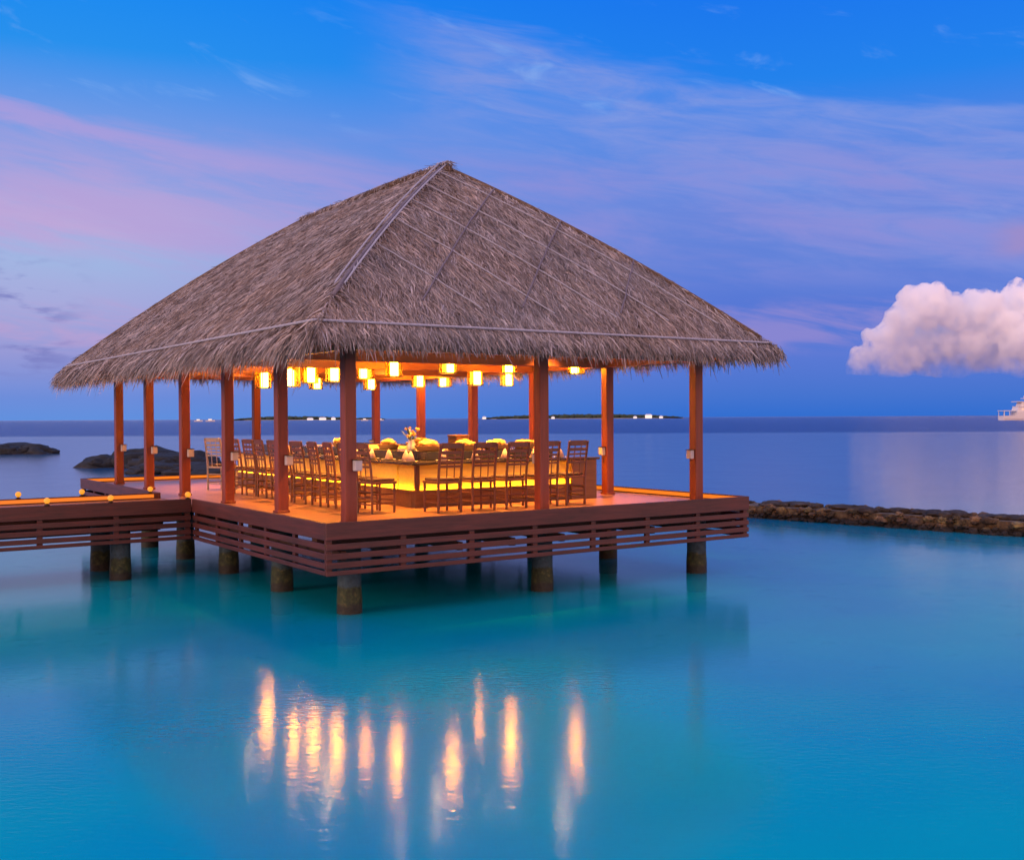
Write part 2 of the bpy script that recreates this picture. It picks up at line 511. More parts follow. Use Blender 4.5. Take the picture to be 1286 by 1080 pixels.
# ------------------------------------------------------------------ mesh helper
class MB:
    def __init__(self):
        self.v = []
        self.f = []
        self.smooth = []

    def add(self, vs, fs, smooth=False):
        o = len(self.v)
        self.v += [tuple(q) for q in vs]
        self.f += [tuple(i + o for i in q) for q in fs]
        self.smooth += [smooth] * len(fs)
        return self

    def box(self, x0, x1, y0, y1, z0, z1, b=0.0):
        if b <= 0:
            vs = [(x0, y0, z0), (x1, y0, z0), (x1, y1, z0), (x0, y1, z0), (x0, y0, z1), (x1, y0, z1), (x1, y1, z1), (x0, y1, z1)]
            fs = [(0, 3, 2, 1), (4, 5, 6, 7), (0, 1, 5, 4), (1, 2, 6, 5), (2, 3, 7, 6), (3, 0, 4, 7)]
            return self.add(vs, fs)
        # bevelled: octagonal rings
        def ring(z, k):
            return [(x0 + b * (1 + k), y0 + k * b, z), (x1 - b * (1 + k), y0 + k * b, z), (x1 - k * b, y0 + b * (1 + k), z), (x1 - k * b, y1 - b * (1 + k), z),
                    (x1 - b * (1 + k), y1 - k * b, z), (x0 + b * (1 + k), y1 - k * b, z), (x0 + k * b, y1 - b * (1 + k), z), (x0 + k * b, y0 + b * (1 + k), z)]
        vs = ring(z0, 0.6) + ring(z0 + b, 0) + ring(z1 - b, 0) + ring(z1, 0.6)
        fs = [tuple(reversed(range(8))), tuple(range(24, 32))]
        for r in range(3):
            for i in range(8):
                j = (i + 1) % 8
                fs.append((r * 8 + i, r * 8 + j, r * 8 + 8 + j, r * 8 + 8 + i))
        return self.add(vs, fs)

    def tube(self, pts, r, n=8, cap=True, r2=None):
        pts = [Vector(p) for p in pts]
        k = len(pts)
        vs = []
        for i, p in enumerate(pts):
            d = (pts[min(i + 1, k - 1)] - pts[max(i - 1, 0)]).normalized()
            up = Vector((0, 0, 1)) if abs(d.z) < 0.95 else Vector((1, 0, 0))
            a = d.cross(up).normalized()
            c = a.cross(d).normalized()
            rr = r if r2 is None else r + (r2 - r) * i / (k - 1)
            for j in range(n):
                t = 2 * PI * j / n
                vs.append(p + a * (rr * math.cos(t)) + c * (rr * math.sin(t)))
        fs = []
        for i in range(k - 1):
            for j in range(n):
                q = (j + 1) % n
                fs.append((i * n + j, i * n + q, (i + 1) * n + q, (i + 1) * n + j))
        if cap:
            fs.append(tuple(reversed(range(n))))
            fs.append(tuple((k - 1) * n + j for j in range(n)))
        return self.add(vs, fs, n > 6)

    def lathe(self, prof, cx=0, cy=0, n=20, cap=True):
        vs = []
        for r, z in prof:
            for j in range(n):
                t = 2 * PI * j / n
                vs.append((cx + r * math.cos(t), cy + r * math.sin(t), z))
        fs = []
        k = len(prof)
        for i in range(k - 1):
            for j in range(n):
                q = (j + 1) % n
                fs.append((i * n + j, i * n + q, (i + 1) * n + q, (i + 1) * n + j))
        if cap:
            fs.append(tuple(reversed(range(n))))
            fs.append(tuple((k - 1) * n + j for j in range(n)))
        return self.add(vs, fs, True)

    def blob(self, c, r, sub=2, amp=0.25, freq=1.6, seed=0.0, flat=False):
        vs, fs = ICO[sub]
        out = []
        for p in vs:
            q = Vector(p)
            k = 1 + amp * mnoise.noise(q * freq + Vector((seed, seed * .7, seed * 1.3))) + amp * .5 * mnoise.noise(q * freq * 2.3 + Vector((seed * 2, 3, 1)))
            out.append((c[0] + p[0] * r[0] * k, c[1] + p[1] * r[1] * k, c[2] + p[2] * r[2] * k))
        return self.add(out, fs, not flat)

    def build(self, name, m, parent=None, tints=None):
        me = bpy.data.meshes.new(name)
        me.from_pydata(self.v, [], self.f)
        me.materials.append(m)
        me.polygons.foreach_set('use_smooth', self.smooth)
        if tints is not None:
            a = me.color_attributes.new('tint', 'FLOAT_COLOR', 'POINT')
            a.data.foreach_set('color', np.asarray(tints, dtype=np.float32).ravel())
        me.update()
        o = bpy.data.objects.new(name, me)
        C.objects.link(o)
        if parent is not None:
            o.parent = parent
        return o


def ico(sub):
    t = (1 + 5 ** .5) / 2
    v = [Vector(p).normalized() for p in ((-1, t, 0), (1, t, 0), (-1, -t, 0), (1, -t, 0), (0, -1, t), (0, 1, t), (0, -1, -t), (0, 1, -t), (t, 0, -1), (t, 0, 1), (-t, 0, -1), (-t, 0, 1))]
    f = [(0, 11, 5), (0, 5, 1), (0, 1, 7), (0, 7, 10), (0, 10, 11), (1, 5, 9), (5, 11, 4), (11, 10, 2), (10, 7, 6), (7, 1, 8),
         (3, 9, 4), (3, 4, 2), (3, 2, 6), (3, 6, 8), (3, 8, 9), (4, 9, 5), (2, 4, 11), (6, 2, 10), (8, 6, 7), (9, 8, 1)]
    for _ in range(sub):
        cache, nf = {}, []

        def mid(a, b):
            k = (min(a, b), max(a, b))
            if k not in cache:
                v.append(((v[a] + v[b]) / 2).normalized())
                cache[k] = len(v) - 1
            return cache[k]
        for a, b, c in f:
            x, y, z = mid(a, b), mid(b, c), mid(c, a)
            nf += [(a, x, z), (b, y, x), (c, z, y), (x, y, z)]
        f = nf
    return [tuple(p) for p in v], f


ICO = {k: ico(k) for k in (1, 2, 3)}


def empty(name, loc=(0, 0, 0), rz=0.0, parent=None):
    o = bpy.data.objects.new(name, None)
    o.location = loc
    o.rotation_euler = (0, 0, rz)
    C.objects.link(o)
    return o


def tag(o, label, cat, group=None):
    o['label'] = label
    o['category'] = cat
    if group:
        o['group'] = group
    return o


def copy_tree(o, parent=None):
    c = o.copy()
    C.objects.link(c)
    if parent is not None:
        c.parent = parent
    for ch in list(o.children):
        copy_tree(ch, c)
    return c


# ------------------------------------------------------------------ pavilion frame
TH = 0.5997
P0 = Vector((-2.3205, 15.3442, 0))
A, B = 3.3792, 2.4597            # bays along the short and long side
OV = 0.65                        # deck overhang beyond the posts
OVL = 1.0                        # overhang at the far left end
D = CAM_H - 1.5                  # deck level
U1, V1 = 2 * A, 5 * B


def W(u, v, z=0.0):
    return Vector((P0.x + u * math.cos(TH) - v * math.sin(TH), P0.y + u * math.sin(TH) + v * math.cos(TH), z))


# ------------------------------------------------------------------ sea
wm = MB()
ys = [-60, 0, 6, 12, 20, 35, 60, 110, 250, 700, 2500, 9000, 40000]
xs = [-40000, -6000, -800, -150, -40, -12, 0, 12, 40, 150, 800, 6000, 40000]
SEA = 0.12
wm.add([(xx, yy, SEA) for yy in ys for xx in xs],
       [(j * 13 + i, j * 13 + i + 1, (j + 1) * 13 + i + 1, (j + 1) * 13 + i) for j in range(12) for i in range(12)])
water = wm.build('water', M['water'])
water['kind'] = 'structure'
sb = MB()
bx_ = [-40000, -600, -120, -50] + [-40 + 2.5 * k for k in range(33)] + [50, 120, 600, 40000]
by_ = [-60, -20] + [-6 + 2.0 * k for k in range(34)] + [75, 100, 130, 160, 200, 400, 2000, 40000]


def bed_z(x_, y_):
    z_ = -1.65 - .35 * mnoise.noise(Vector((x_ * .09, y_ * .09, 2.0))) - .12 * mnoise.noise(Vector((x_ * .35, y_ * .35, 5.0)))
    if y_ > 30:
        z_ -= min(1.4, (y_ - 30) * .035)
    if y_ > 130:
        z_ -= min(9.0, (y_ - 130) * .12)
    return z_


nx = len(bx_)
sb.add([(x_, y_, bed_z(x_, y_)) for y_ in by_ for x_ in bx_],
       [(j * nx + i, j * nx + i + 1, (j + 1) * nx + i + 1, (j + 1) * nx + i) for j in range(len(by_) - 1) for i in range(nx - 1)], True)
seabed = sb.build('seabed', M['seabed'])
seabed['kind'] = 'structure'

# ------------------------------------------------------------------ pavilion
pav = empty('thatched_pavilion', P0, TH)
tag(pav, 'large open pavilion with thatched hip roof on red timber posts above the lagoon', 'pavilion')

deck = MB()
deck.box(-OV + .04, U1 + OV - .04, -OV + .04, V1 + OVL - .04, D - .05, D)
deck.build('deck', M['deck'], pav)
KT = D + 0.105                   # kerb top
FB = D - 0.606                   # bottom of the slat skirt


def skirt(mb_top, mb_slat, x0, x1, y0, y1, along, battens):
    """top board and four slats along one edge, battens behind; the box is given in local coordinates"""
    mb_top.box(x0, x1, y0, y1, KT - 0.235, KT, .008)
    zt = KT - 0.235
    sl = [(0.052, 0.135), (0.180, 0.262), (0.305, 0.385), (0.416, 0.476)]
    for a, b_ in sl:
        j = random.uniform(-.004, .004)
        mb_slat.box(x0 + .006, x1 - .006, y0 + .006, y1 - .012, zt - b_ + j, zt - a + j, .006)


def fascia_set(parent, edges, names=('fascia_board', 'slat_skirt')):
    for (p, q, horiz, inner, step, gap) in edges:
        """edge along x (horiz) or y from p to q; inner = direction (+1/-1) towards the deck middle"""
        top, sl = MB(), MB()
        m = M['fascia_u'] if horiz else M['fascia_v']
        t = 0.045
        if horiz:
            x0, x1, y = p[0], q[0], p[1]
            skirt(top, sl, x0, x1, min(y, y + inner * t), max(y, y + inner * t), 0, None)
        else:
            y0, y1, x = p[1], q[1], p[0]
            skirt(top, sl, min(x, x + inner * t), max(x, x + inner * t), y0, y1, 1, None)
        L = abs(q[0] - p[0]) if horiz else abs(q[1] - p[1])
        n = max(2, round(L / step) + 1)
        for i in range(n):
            s = (.06 + (L - .12) * i / (n - 1))
            a = 0.045
            if horiz:
                xx = p[0] + s
                yy = p[1] + inner * t
                sl.box(xx - a, xx + a, min(yy - inner * .004, yy + inner * .05), max(yy - inner * .004, yy + inner * .05), FB + .015, D - .055, .004)
            else:
                yy = p[1] + s
                xx = p[0] + inner * t
                sl.box(min(xx - inner * .004, xx + inner * .05), max(xx - inner * .004, xx + inner * .05), yy - a, yy + a, FB + .015, D - .055, .004)
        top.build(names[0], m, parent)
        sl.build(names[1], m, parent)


WV0, WV1 = 4.95, 6.95            # the walkway joins here
e0, e1u, e1v = -OV, U1 + OV, V1 + OVL
fascia_set(pav, [
    ((e0, e0), (e1u, e0), True, 1, A / 3, 0),
    ((e0, e0 + .046), (e0, WV0), False, 1, A / 3, 0),
    ((e0, WV1), (e0, e1v - .046), False, 1, A / 3, 0),
    ((e1u, e0 + .046), (e1u, e1v - .046), False, -1, A / 3, 0),
    ((e0, e1v), (e1u, e1v), True, -1, A / 3, 0)])

# joists and bearers under the deck
js = MB()
for i in range(6):
    js.box(-OV + .12, U1 + OV - .12, i * B - .08, i * B + .08, D - .30, D - .052)
js.build('bearer', M['under'], pav)
js = MB()
for i in range(9):
    u = -OV + .3 + i * (U1 + 2 * OV - .6) / 8
    js.box(u - .04, u + .04, -OV + .1, V1 + OVL - .1, D - .42, D - .302)
js.build('joist', M['under'], pav)

# LED strips inside the far kerbs
for (x0, x1, y0, y1) in ((e0 + .1, e1u - .1, e1v - .060, e1v - .047), (e1u - .060, e1u - .047, e0 + .1, e1v - .15), (e0 + .047, e0 + .060, WV1 + .2, e1v - .15)):
    lm = MB()
    lm.box(x0, x1, y0, y1, D + .02, D + .085)
    lm.build('led_strip', M['led'], pav)

POST_TOP = 3.98
post_spots = [(0, i) for i in range(6)] + [(2, i) for i in range(6)] + [(1, 0), (1, 5)]


def post_mesh():
    p = MB()
    p.box(-.088, .088, -.088, .088, D, POST_TOP, .010)
    p.box(-.105, .105, -.105, .105, D, D + .04, .008)
    return p


def pile_mesh():
    p = MB()
    z = [-2.3, -.1, .0, .12, .3, .5, .62, D - .301]
    prof = []
    for q in z:
        prof.append((.168 + (.012 if q < .5 else 0), q))
    p.lathe(prof, n=24)
    return p


post0 = post_mesh().build('post', M['post'], pav)
pile0 = pile_mesh().build('pile', M['pile'], pav)
lampb = MB().box(-.058, .058, -.045, .045, -.075, .075, .010)
lamp_me = lampb.build('lamp_box', M['lamp_box'], post0)
lampc = MB().box(-.068, .068, -.052, .048, .077, .088, .003).build('lamp_cap', M['metal_dark'], post0)
first = True
for (i, k) in post_spots:
    if first:
        po, pi, lb, lc = post0, pile0, lamp_me, lampc
        first = False
    else:
        po = post0.copy(); C.objects.link(po); po.parent = pav
        pi = pile0.copy(); C.objects.link(pi); pi.parent = pav
        lb = lamp_me.copy(); C.objects.link(lb); lb.parent = po
        lc = lampc.copy(); C.objects.link(lc); lc.parent = po
    po.location = (i * A, k * B, 0)
    pi.location = (i * A, k * B, 0)
    if i == 2:
        lb.location = (-.145, 0.0, D + .84)
        lb.rotation_euler = (0, 0, -PI / 2)
    elif i == 0:
        lb.location = (.07, -.145, D + .84)
    else:
        lb.location = (0, .145 if k == 0 else -.145, D + .84)
        lb.rotation_euler = (0, 0, PI if k == 0 else 0)
    lc.location = lb.location
    lc.rotation_euler = lb.rotation_euler

# --- roof
ROV, ROVL = 1.0, 1.28
ex0, ex1, ey0, ey1 = -ROV, U1 + ROV, -ROV, V1 + ROVL
ZE, ZR = 4.03, 7.43
HW = A + ROV
RV0, RV1 = 3.0, V1 + ROVL - HW + .1


def zprof(t):
    return ZE + (ZR - ZE) * (t + 0.19 * t * (1 - t) + 0.05 * np.exp(-((t) / .10) ** 2) * 0 - 0.0)


FACES = {   # eave start, eave end, ridge over start, ridge over end   (outward normal to the right of start->end seen from above is outside)
    'front': ((ex0, ey0), (ex1, ey0), (A, RV0), (A, RV0)),
    'right': ((ex1, ey0), (ex1, ey1), (A, RV0), (A, RV1)),
    'back': ((ex1, ey1), (ex0, ey1), (A, RV1), (A, RV1)),
    'left': ((ex0, ey1), (ex0, ey0), (A, RV1), (A, RV0)),
}


def fpoint(face, s, t):
    a, b, c, d = [np.array(q, float) for q in FACES[face]]
    s = np.asarray(s, float)[..., None]
    t_ = np.asarray(t, float)[..., None]
    xy = (a + (b - a) * s) * (1 - t_) + (c + (d - c) * s) * t_
    return np.concatenate([xy, zprof(t_)], axis=-1)


roof = empty('roof')
roof.parent = pav
# base layer (outer and inner skin)
bm_ = MB()
NT_ = 14
for fc in FACES:
    for off, flip in ((-.05, False), (-.13, True)):
        vs, fs = [], []
        for j in range(NT_ + 1):
            for i in range(13):
                p = fpoint(fc, i / 12, j / NT_)
                k = 0.0
                vs.append((p[0], p[1], p[2] + off + (-.0)))
        for j in range(NT_):
            for i in range(12):
                q = (j * 13 + i, j * 13 + i + 1, (j + 1) * 13 + i + 1, (j + 1) * 13 + i)
                fs.append(q[::-1] if flip else q)
        bm_.add(vs, fs, True)
    a, b = FACES[fc][:2]
    bm_.add([(a[0], a[1], ZE - .13), (b[0], b[1], ZE - .13), (b[0], b[1], ZE - .05), (a[0], a[1], ZE - .05)], [(0, 1, 2, 3)])
bm_.build('thatch_layer', M['thatch_base'], roof)


def tint_for(pts, n, warm):
    """per-strand straw colour: a random mix of grey, tan and brown with clumps"""
    pal = np.array([[.36, .265, .19], [.29, .20, .135], [.23, .155, .105], [.42, .325, .25], [.17, .11, .075], [.33, .27, .24]])
    pr = np.array([.26, .24, .18, .12, .10, .10])
    idx = rng.choice(6, size=n, p=pr)
    c = pal[idx] * rng.uniform(.62, 1.42, (n, 1))
    f = np.sin(pts[:, 0] * 2.1 + 1.3 * np.sin(pts[:, 1] * 1.7)) * np.sin(pts[:, 1] * 2.7 + pts[:, 2] * 3.1) * .5 \
        + np.sin(pts[:, 0] * 7.3 + pts[:, 2] * 5) * np.sin(pts[:, 1] * 6.1 + 2) * .5
    f2 = np.sin(pts[:, 0] * 13.1 + 2.3 * np.sin(pts[:, 1] * 9.7)) * np.sin(pts[:, 1] * 12.3 + pts[:, 2] * 11.0)
    c *= (1 + .20 * f[:, None] + .14 * f2[:, None])
    g = .5 + .5 * np.sin(pts[:, 0] * 1.1 + 1.7 * np.sin(pts[:, 1] * .9 + pts[:, 2])) * np.sin(pts[:, 2] * 1.9 + pts[:, 1] * .6)
    grey = c.mean(1, keepdims=True) * np.array([1.0, .97, .92])
    c = c + (grey - c) * (.15 + .5 * g[:, None] * rng.uniform(.3, 1, (n, 1)))
    return np.clip(c * np.array([1.20, 1.30, 1.60]), .01, .9)


def strands(name, P, dirs, nrm, length, width, droop, m, parent, tints):
    """flat tapered straw strips, two segments each; one mesh"""
    n = len(P)
    side = np.cross(dirs, nrm)
    side /= np.linalg.norm(side, axis=1, keepdims=True) + 1e-9
    tw = rng.uniform(-.9, .9, (n, 1))
    side = side * np.cos(tw) + nrm * np.sin(tw)
    L = length[:, None]
    w = width[:, None]
    mid = P + dirs * L * .5 + nrm * L * .03
    end = P + dirs * L + np.array([0, 0, -1.0]) * (L * droop[:, None]) + rng.normal(0, .02, (n, 3))
    V = np.empty((n, 6, 3))
    V[:, 0] = P - side * w * .5
    V[:, 1] = P + side * w * .5
    V[:, 2] = mid + side * w * .5
    V[:, 3] = mid - side * w * .5
    V[:, 4] = end + side * w * .18
    V[:, 5] = end - side * w * .18
    base = (np.arange(n) * 6)[:, None]
    F = np.concatenate([base + np.array([0, 1, 2, 3]), base + np.array([3, 2, 4, 5])], axis=1).reshape(-1, 4)
    me = bpy.data.meshes.new(name)
    nv, nf = n * 6, len(F)
    me.vertices.add(nv)
    me.vertices.foreach_set('co', V.ravel())
    me.loops.add(nf * 4)
    me.loops.foreach_set('vertex_index', F.ravel().astype(np.int32))
    me.polygons.add(nf)
    me.polygons.foreach_set('loop_start', (np.arange(nf) * 4).astype(np.int32))
    me.update(calc_edges=True)
    me.materials.append(m)
    a = me.color_attributes.new('tint', 'FLOAT_COLOR', 'POINT')
    col = np.ones((n, 6, 4), np.float32)
    col[:, :, :3] = tints[:, None, :]
    a.data.foreach_set('color', col.ravel())
    o = bpy.data.objects.new(name, me)
    C.objects.link(o)
    o.parent = parent
    return o


def surf_frame(fc, s, t):
    e = 1e-3
    p = fpoint(fc, s, t)
    ds = fpoint(fc, s + e, t) - p
    a, b = [np.array(q, float) for q in FACES[fc][:2]]
    al = np.array([b[0] - a[0], b[1] - a[1], 0.0])
    al /= np.linalg.norm(al)
    out = np.array([al[1], -al[0], 0.0])          # outward horizontal
    dz = (zprof(t + e) - zprof(t - e)) / (2 * e)
    run = HW if fc in ('left', 'right') else (RV0 - ey0 if fc == 'front' else ey1 - RV1)
    down = out[None, :] * run - np.array([0, 0, 1.0])[None, :] * dz[:, None]
    down /= np.linalg.norm(down, axis=1, keepdims=True)
    nr = np.cross(np.broadcast_to(al, down.shape), -down)
    nr *= np.sign(nr[:, 2:3])
    nr /= np.linalg.norm(nr, axis=1, keepdims=True)
    return p, down, nr, np.broadcast_to(al, down.shape)


def cover(fc, n):
    """(s, t) spread evenly over a face"""
    a, b, c, d = [np.array(q, float) for q in FACES[fc]]
    wb, wt = np.linalg.norm(b - a), np.linalg.norm(d - c)
    t = rng.uniform(0, 1, n * 3)
    keep = rng.uniform(0, 1, n * 3) < (wb + (wt - wb) * t) / max(wb, wt)
    t = t[keep][:n]
    return rng.uniform(0, 1, len(t)), t


Ps, Ds, Ns, Ls, Ws, Dr = [], [], [], [], [], []
for fc, n in (('front', 75000), ('left', 85000), ('right', 12000), ('back', 9000)):
    s, t = cover(fc, n)
    p, dn, nr, al = surf_frame(fc, s, t)
    k = len(p)
    lat = rng.normal(0, .33, (k, 1))
    # wind-combed clumps lean together
    cl = .20 * np.sin(p[:, 0:1] * 3.3 + p[:, 1:2] * 1.9) * np.sin(p[:, 2:3] * 4.1 + p[:, 1:2] * 2.3)
    d = dn + al * (lat + cl) + nr * rng.uniform(-.03, .05, (k, 1))
    d /= np.linalg.norm(d, axis=1, keepdims=True)
    Ps.append(p + nr * rng.uniform(-.045, .02, (k, 1)))
    Ds.append(d); Ns.append(nr)
    Ls.append(rng.uniform(.09, .32, k)); Ws.append(rng.uniform(.004, .011, k)); Dr.append(rng.uniform(0, .04, k))
Ps, Ds, Ns = np.concatenate(Ps), np.concatenate(Ds), np.concatenate(Ns)
Ls, Ws, Dr = np.concatenate(Ls), np.concatenate(Ws), np.concatenate(Dr)
strands('thatch', Ps, Ds, Ns, Ls, Ws, Dr, M['thatch'], roof, tint_for(Ps, len(Ps), 0))

Ps, Ds, Ns, Ls, Ws, Dr = [], [], [], [], [], []
for fc, n in (('front', 11000), ('left', 19000), ('right', 8000), ('back', 5000)):
    s = rng.uniform(-.01, 1.01, n)
    t = rng.uniform(-.005, .05, n)
    p, dn, nr, al = surf_frame(fc, s, np.abs(t))
    clump = np.sin(s * 61 + 2 * np.sin(s * 23)) * .5 + .5
    th = rng.uniform(.35, 1.05, (n, 1))
    outv = np.cross(al, np.array([0, 0, 1.0]))
    d = outv * np.cos(th) * .55 - np.array([0, 0, 1.0]) * np.sin(th) + al * rng.normal(0, .22, (n, 1))
    d /= np.linalg.norm(d, axis=1, keepdims=True)
    depth = rng.uniform(-.12, .03, (n, 1)) * (rng.uniform(0, 1, (n, 1)) < .6)
    Ps.append(p + np.array([0, 0, 1.0]) * depth)
    Ds.append(d); Ns.append(nr)
    ln = rng.uniform(.09, .25, n) + .05 * clump
    if fc == 'left':
        ln = ln * 1.2 + .10
    ln[rng.uniform(0, 1, n) < .025] *= 1.5
    Ls.append(ln); Ws.append(rng.uniform(.007, .02, n)); Dr.append(rng.uniform(0.05, .3, n))
Ps, Ds, Ns = np.concatenate(Ps), np.concatenate(Ds), np.concatenate(Ns)
Ls, Ws, Dr = np.concatenate(Ls), np.concatenate(Ws), np.concatenate(Dr)
strands('eave_fringe', Ps, Ds, Ns, Ls, Ws, Dr, M['thatch'], roof, tint_for(Ps, len(Ps), 0) * .92)


def on_face(fc, u=None, v=None, lift=.05):
    """roof surface point above plan point (u, v)"""
    if fc == 'front':
        t = (v - ey0) / (RV0 - ey0)
    elif fc == 'back':
        t = (ey1 - v) / (ey1 - RV1)
    elif fc == 'left':
        t = (u - ex0) / HW
    else:
        t = (ex1 - u) / HW
    return (u, v, float(zprof(np.float64(t))) + lift)


def rope(name, pts, r, m, n=6):
    return MB().tube(pts, r, n).build(name, m, roof)


def jig(a):
    return a + random.uniform(-.012, .012)


# the net over the front slope
runf = RV0 - ey0
for t0 in (.93, .80, .67, .53, .38):
    pts = []
    for k in range(16):
        t = t0 + (.10 - t0) * k / 15
        u = ex0 + HW * t0 + HW * (t0 - t)
        pts.append(on_face('front', jig(u), ey0 + runf * t, .045))
    rope('net_rope', pts, .011, M['rope_pale'])
for t0 in (.84, .64, .42):
    pts = []
    for k in range(16):
        t = t0 + (.12 - t0) * k / 15
        u = ex1 - HW * t0 - HW * (t0 - t)
        pts.append(on_face('front', jig(u), ey0 + runf * t, .045))
    rope('net_rope', pts, .014, M['rope_dark'])
# ropes along the eaves
te = .018
rope('eave_rope', [on_face('front', jig(ex0 + HW * te + (2 * HW - 2 * HW * te) * k / 20), ey0 + runf * te, .055) for k in range(21)], .018, M['rope_pale'])
vA, vB = ey0 + runf * te, ey1 - (ey1 - RV1) * te
rope('eave_rope', [on_face('left', ex0 + HW * te, jig(vA + (vB - vA) * k / 24), .055) for k in range(25)], .018, M['rope_pale'])
rope('eave_rope', [on_face('right', ex1 - HW * te, jig(vA + (vB - vA) * k / 24), .055) for k in range(25)], .018, M['rope_pale'])
# hip and ridge capping bundles
def hip_pts(x, y, rv, t1=0.02, lift=.03, n=16, t0=1.0):
    return [(x + (A - x) * t, y + (rv - y) * t, float(zprof(np.float64(t))) + lift) for t in np.linspace(t0, t1, n)]


rope('hip_cap', hip_pts(ex0, ey0, RV0, .12, .02), .035, M['rope_dark'], 8)
for dd in (-.045, .06):
    rope('hip_rope', [(p[0] + dd, p[1] - dd, p[2] + .045) for p in hip_pts(ex0, ey0, RV0, .16)], .013, M['rope_pale'])
for x, y, rv in ((ex1, ey0, RV0), (ex0, ey1, RV1), (ex1, ey1, RV1)):
    rope('hip_cap', hip_pts(x, y, rv, .05, .0), .05, M['thatch_base'], 8)
rope('ridge_cap', [(A, RV0 - .20 + (RV1 - RV0 + .36) * k / 10, ZR + .02 - .10 * (abs(k - 5) / 5) ** 6 + random.uniform(-.01, .01)) for k in range(11)], .075, M['thatch_base'], 10)
# little tufts of straw over the hips and the ridge
hp = []
for x, y, rv, n in ((ex0, ey0, RV0, 1500), (ex1, ey0, RV0, 900), (ex0, ey1, RV1, 700), (ex1, ey1, RV1, 500)):
    t = rng.uniform(.02, 1, n)
    hp.append(np.stack([x + (A - x) * t, y + (rv - y) * t, zprof(t) + .02], 1))
n = 1600
vv = rng.uniform(RV0 - .22, RV1 + .1, n)
hp.append(np.stack([A + rng.normal(0, .04, n), vv, np.full(n, ZR + .08)], 1))
hp = np.concatenate(hp)
n = len(hp)
d = np.stack([rng.normal(0, 1, n), rng.normal(-.3, 1, n), np.full(n, -.75)], 1)
d /= np.linalg.norm(d, axis=1, keepdims=True)
up = np.tile(np.array([0, 0, 1.0]), (n, 1))
strands('straw_tuft', hp, d, up, rng.uniform(.12, .30, n), rng.uniform(.008, .018, n), rng.uniform(0, .1, n), M['thatch'], roof, tint_for(hp, n, 0) * 1.08)

# roof timbers
bmx = MB()
zb0, zb1 = 3.85, 4.06
bmx.box(-.09, U1 + .09, -.07, .07, zb0, zb1, .01)
bmx.build('eave_beam', M['beam'], roof)
MB().box(-.09, U1 + .09, V1 - .07, V1 + .07, zb0, zb1, .01).build('eave_beam', M['beam'], roof)
MB().box(-.07, .07, .071, V1 - .071, zb0, zb1, .01).build('eave_beam', M['beam'], roof)
MB().box(U1 - .07, U1 + .07, .071, V1 - .071, zb0, zb1, .01).build('eave_beam', M['beam'], roof)
for i in range(1, 5):
    MB().box(.071, U1 - .071, i * B - .06, i * B + .06, 3.83, 4.025, .01).build('tie_beam', M['beam'], roof)
zt = lambda t: float(zprof(np.float64(t)))
for sx in (0, 1):
    for i in range(16):
        v = .3 + (V1 - .6) * i / 15
        tmax = min(1.0, max(.15, min(v - ey0, ey1 - v) / HW))
        x0 = ex0 if sx == 0 else ex1
        sg = 1 if sx == 0 else -1
        pts = [(x0 + sg * HW * t, v, zt(t) - .24) for t in np.linspace(.03, tmax * .97, 6)]
        MB().tube(pts, .045, 6).build('rafter', M['beam'], roof)
for sy in (0, 1):
    for i in range(8):
        u = .3 + (U1 - .6) * i / 7
        tmax = max(.15, min(u - ex0, ex1 - u) / HW)
        y0, run, sg = (ey0, RV0 - ey0, 1) if sy == 0 else (ey1, ey1 - RV1, -1)
        pts = [(u, y0 + sg * run * t, zt(t) - .24) for t in np.linspace(.03, min(.97, tmax * .97), 6)]
        MB().tube(pts, .045, 6).build('rafter', M['beam'], roof)
# downlights hung from the roof
def downlight(u, v, z, watts):
    b_ = MB()
    b_.blob((u, v, z), (.05, .05, .05), 2, 0)
    b_.build('spot_bulb', M['spot'], roof)
    t_ = min(1.0, min(u - ex0, ex1 - u) / HW, (v - ey0) / (RV0 - ey0))
    MB().lathe([(.07, z + .03), (.07, z + .18), (.03, z + .28), (.012, z + .3), (.012, zt(t_) - .18)], u, v, 12).build('spot_housing', M['metal_dark'], roof)
    ld = bpy.data.lights.new('downlight', 'SPOT')
    ld.energy = watts
    ld.color = (1.0, 0.36, 0.05)
    ld.spot_size = math.radians(88)
    ld.spot_blend = 0.8
    ld.shadow_soft_size = 0.05
    lo = bpy.data.objects.new('downlight', ld)
    C.objects.link(lo)
    lo.parent = roof
    lo.location = (u, v, z - .07)


SPOT_W = 1800
downlight(1.55, 4.2, 4.12, SPOT_W)
for u, v in ((1.7, 1.7), (3.4, 1.6), (5.2, 1.9), (1.9, 6.6), (3.4, 3.4), (2.0, 9.2), (4.4, 6.8)):  # added out of view above the eaves to light the floor
    downlight(u, v, 4.62, SPOT_W)

# ------------------------------------------------------------------ walkway
walk = empty('timber_walkway', W(-OV, (WV0 + WV1) / 2, 0), TH)
tag(walk, 'red timber walkway on piles with a lit kerb, joining the left side of the pavilion', 'walkway')
LW = 22.0
hw2 = (WV1 - WV0) / 2
wd = MB().box(-LW, .0, -hw2 + .047, hw2 - .047, D - .052, D - .002)
wdk = wood('walk_boards', (0.22, 0.085, 0.050, 1), (0.36, 0.16, 0.095, 1), axis=1, rough=0.35, planks=(0, 0.14))
wd.build('deck', wdk, walk)
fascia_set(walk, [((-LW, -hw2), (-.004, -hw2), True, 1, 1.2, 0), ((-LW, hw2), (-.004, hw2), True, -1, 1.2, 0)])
MB().box(-LW, -.1, hw2 - .060, hw2 - .047, D + .02, D + .085).build('led_strip', M['led'], walk)
MB().box(-LW, -.1, -hw2 + .25, -hw2 + .37, D - .30, D - .053).build('bearer', M['under'], walk)
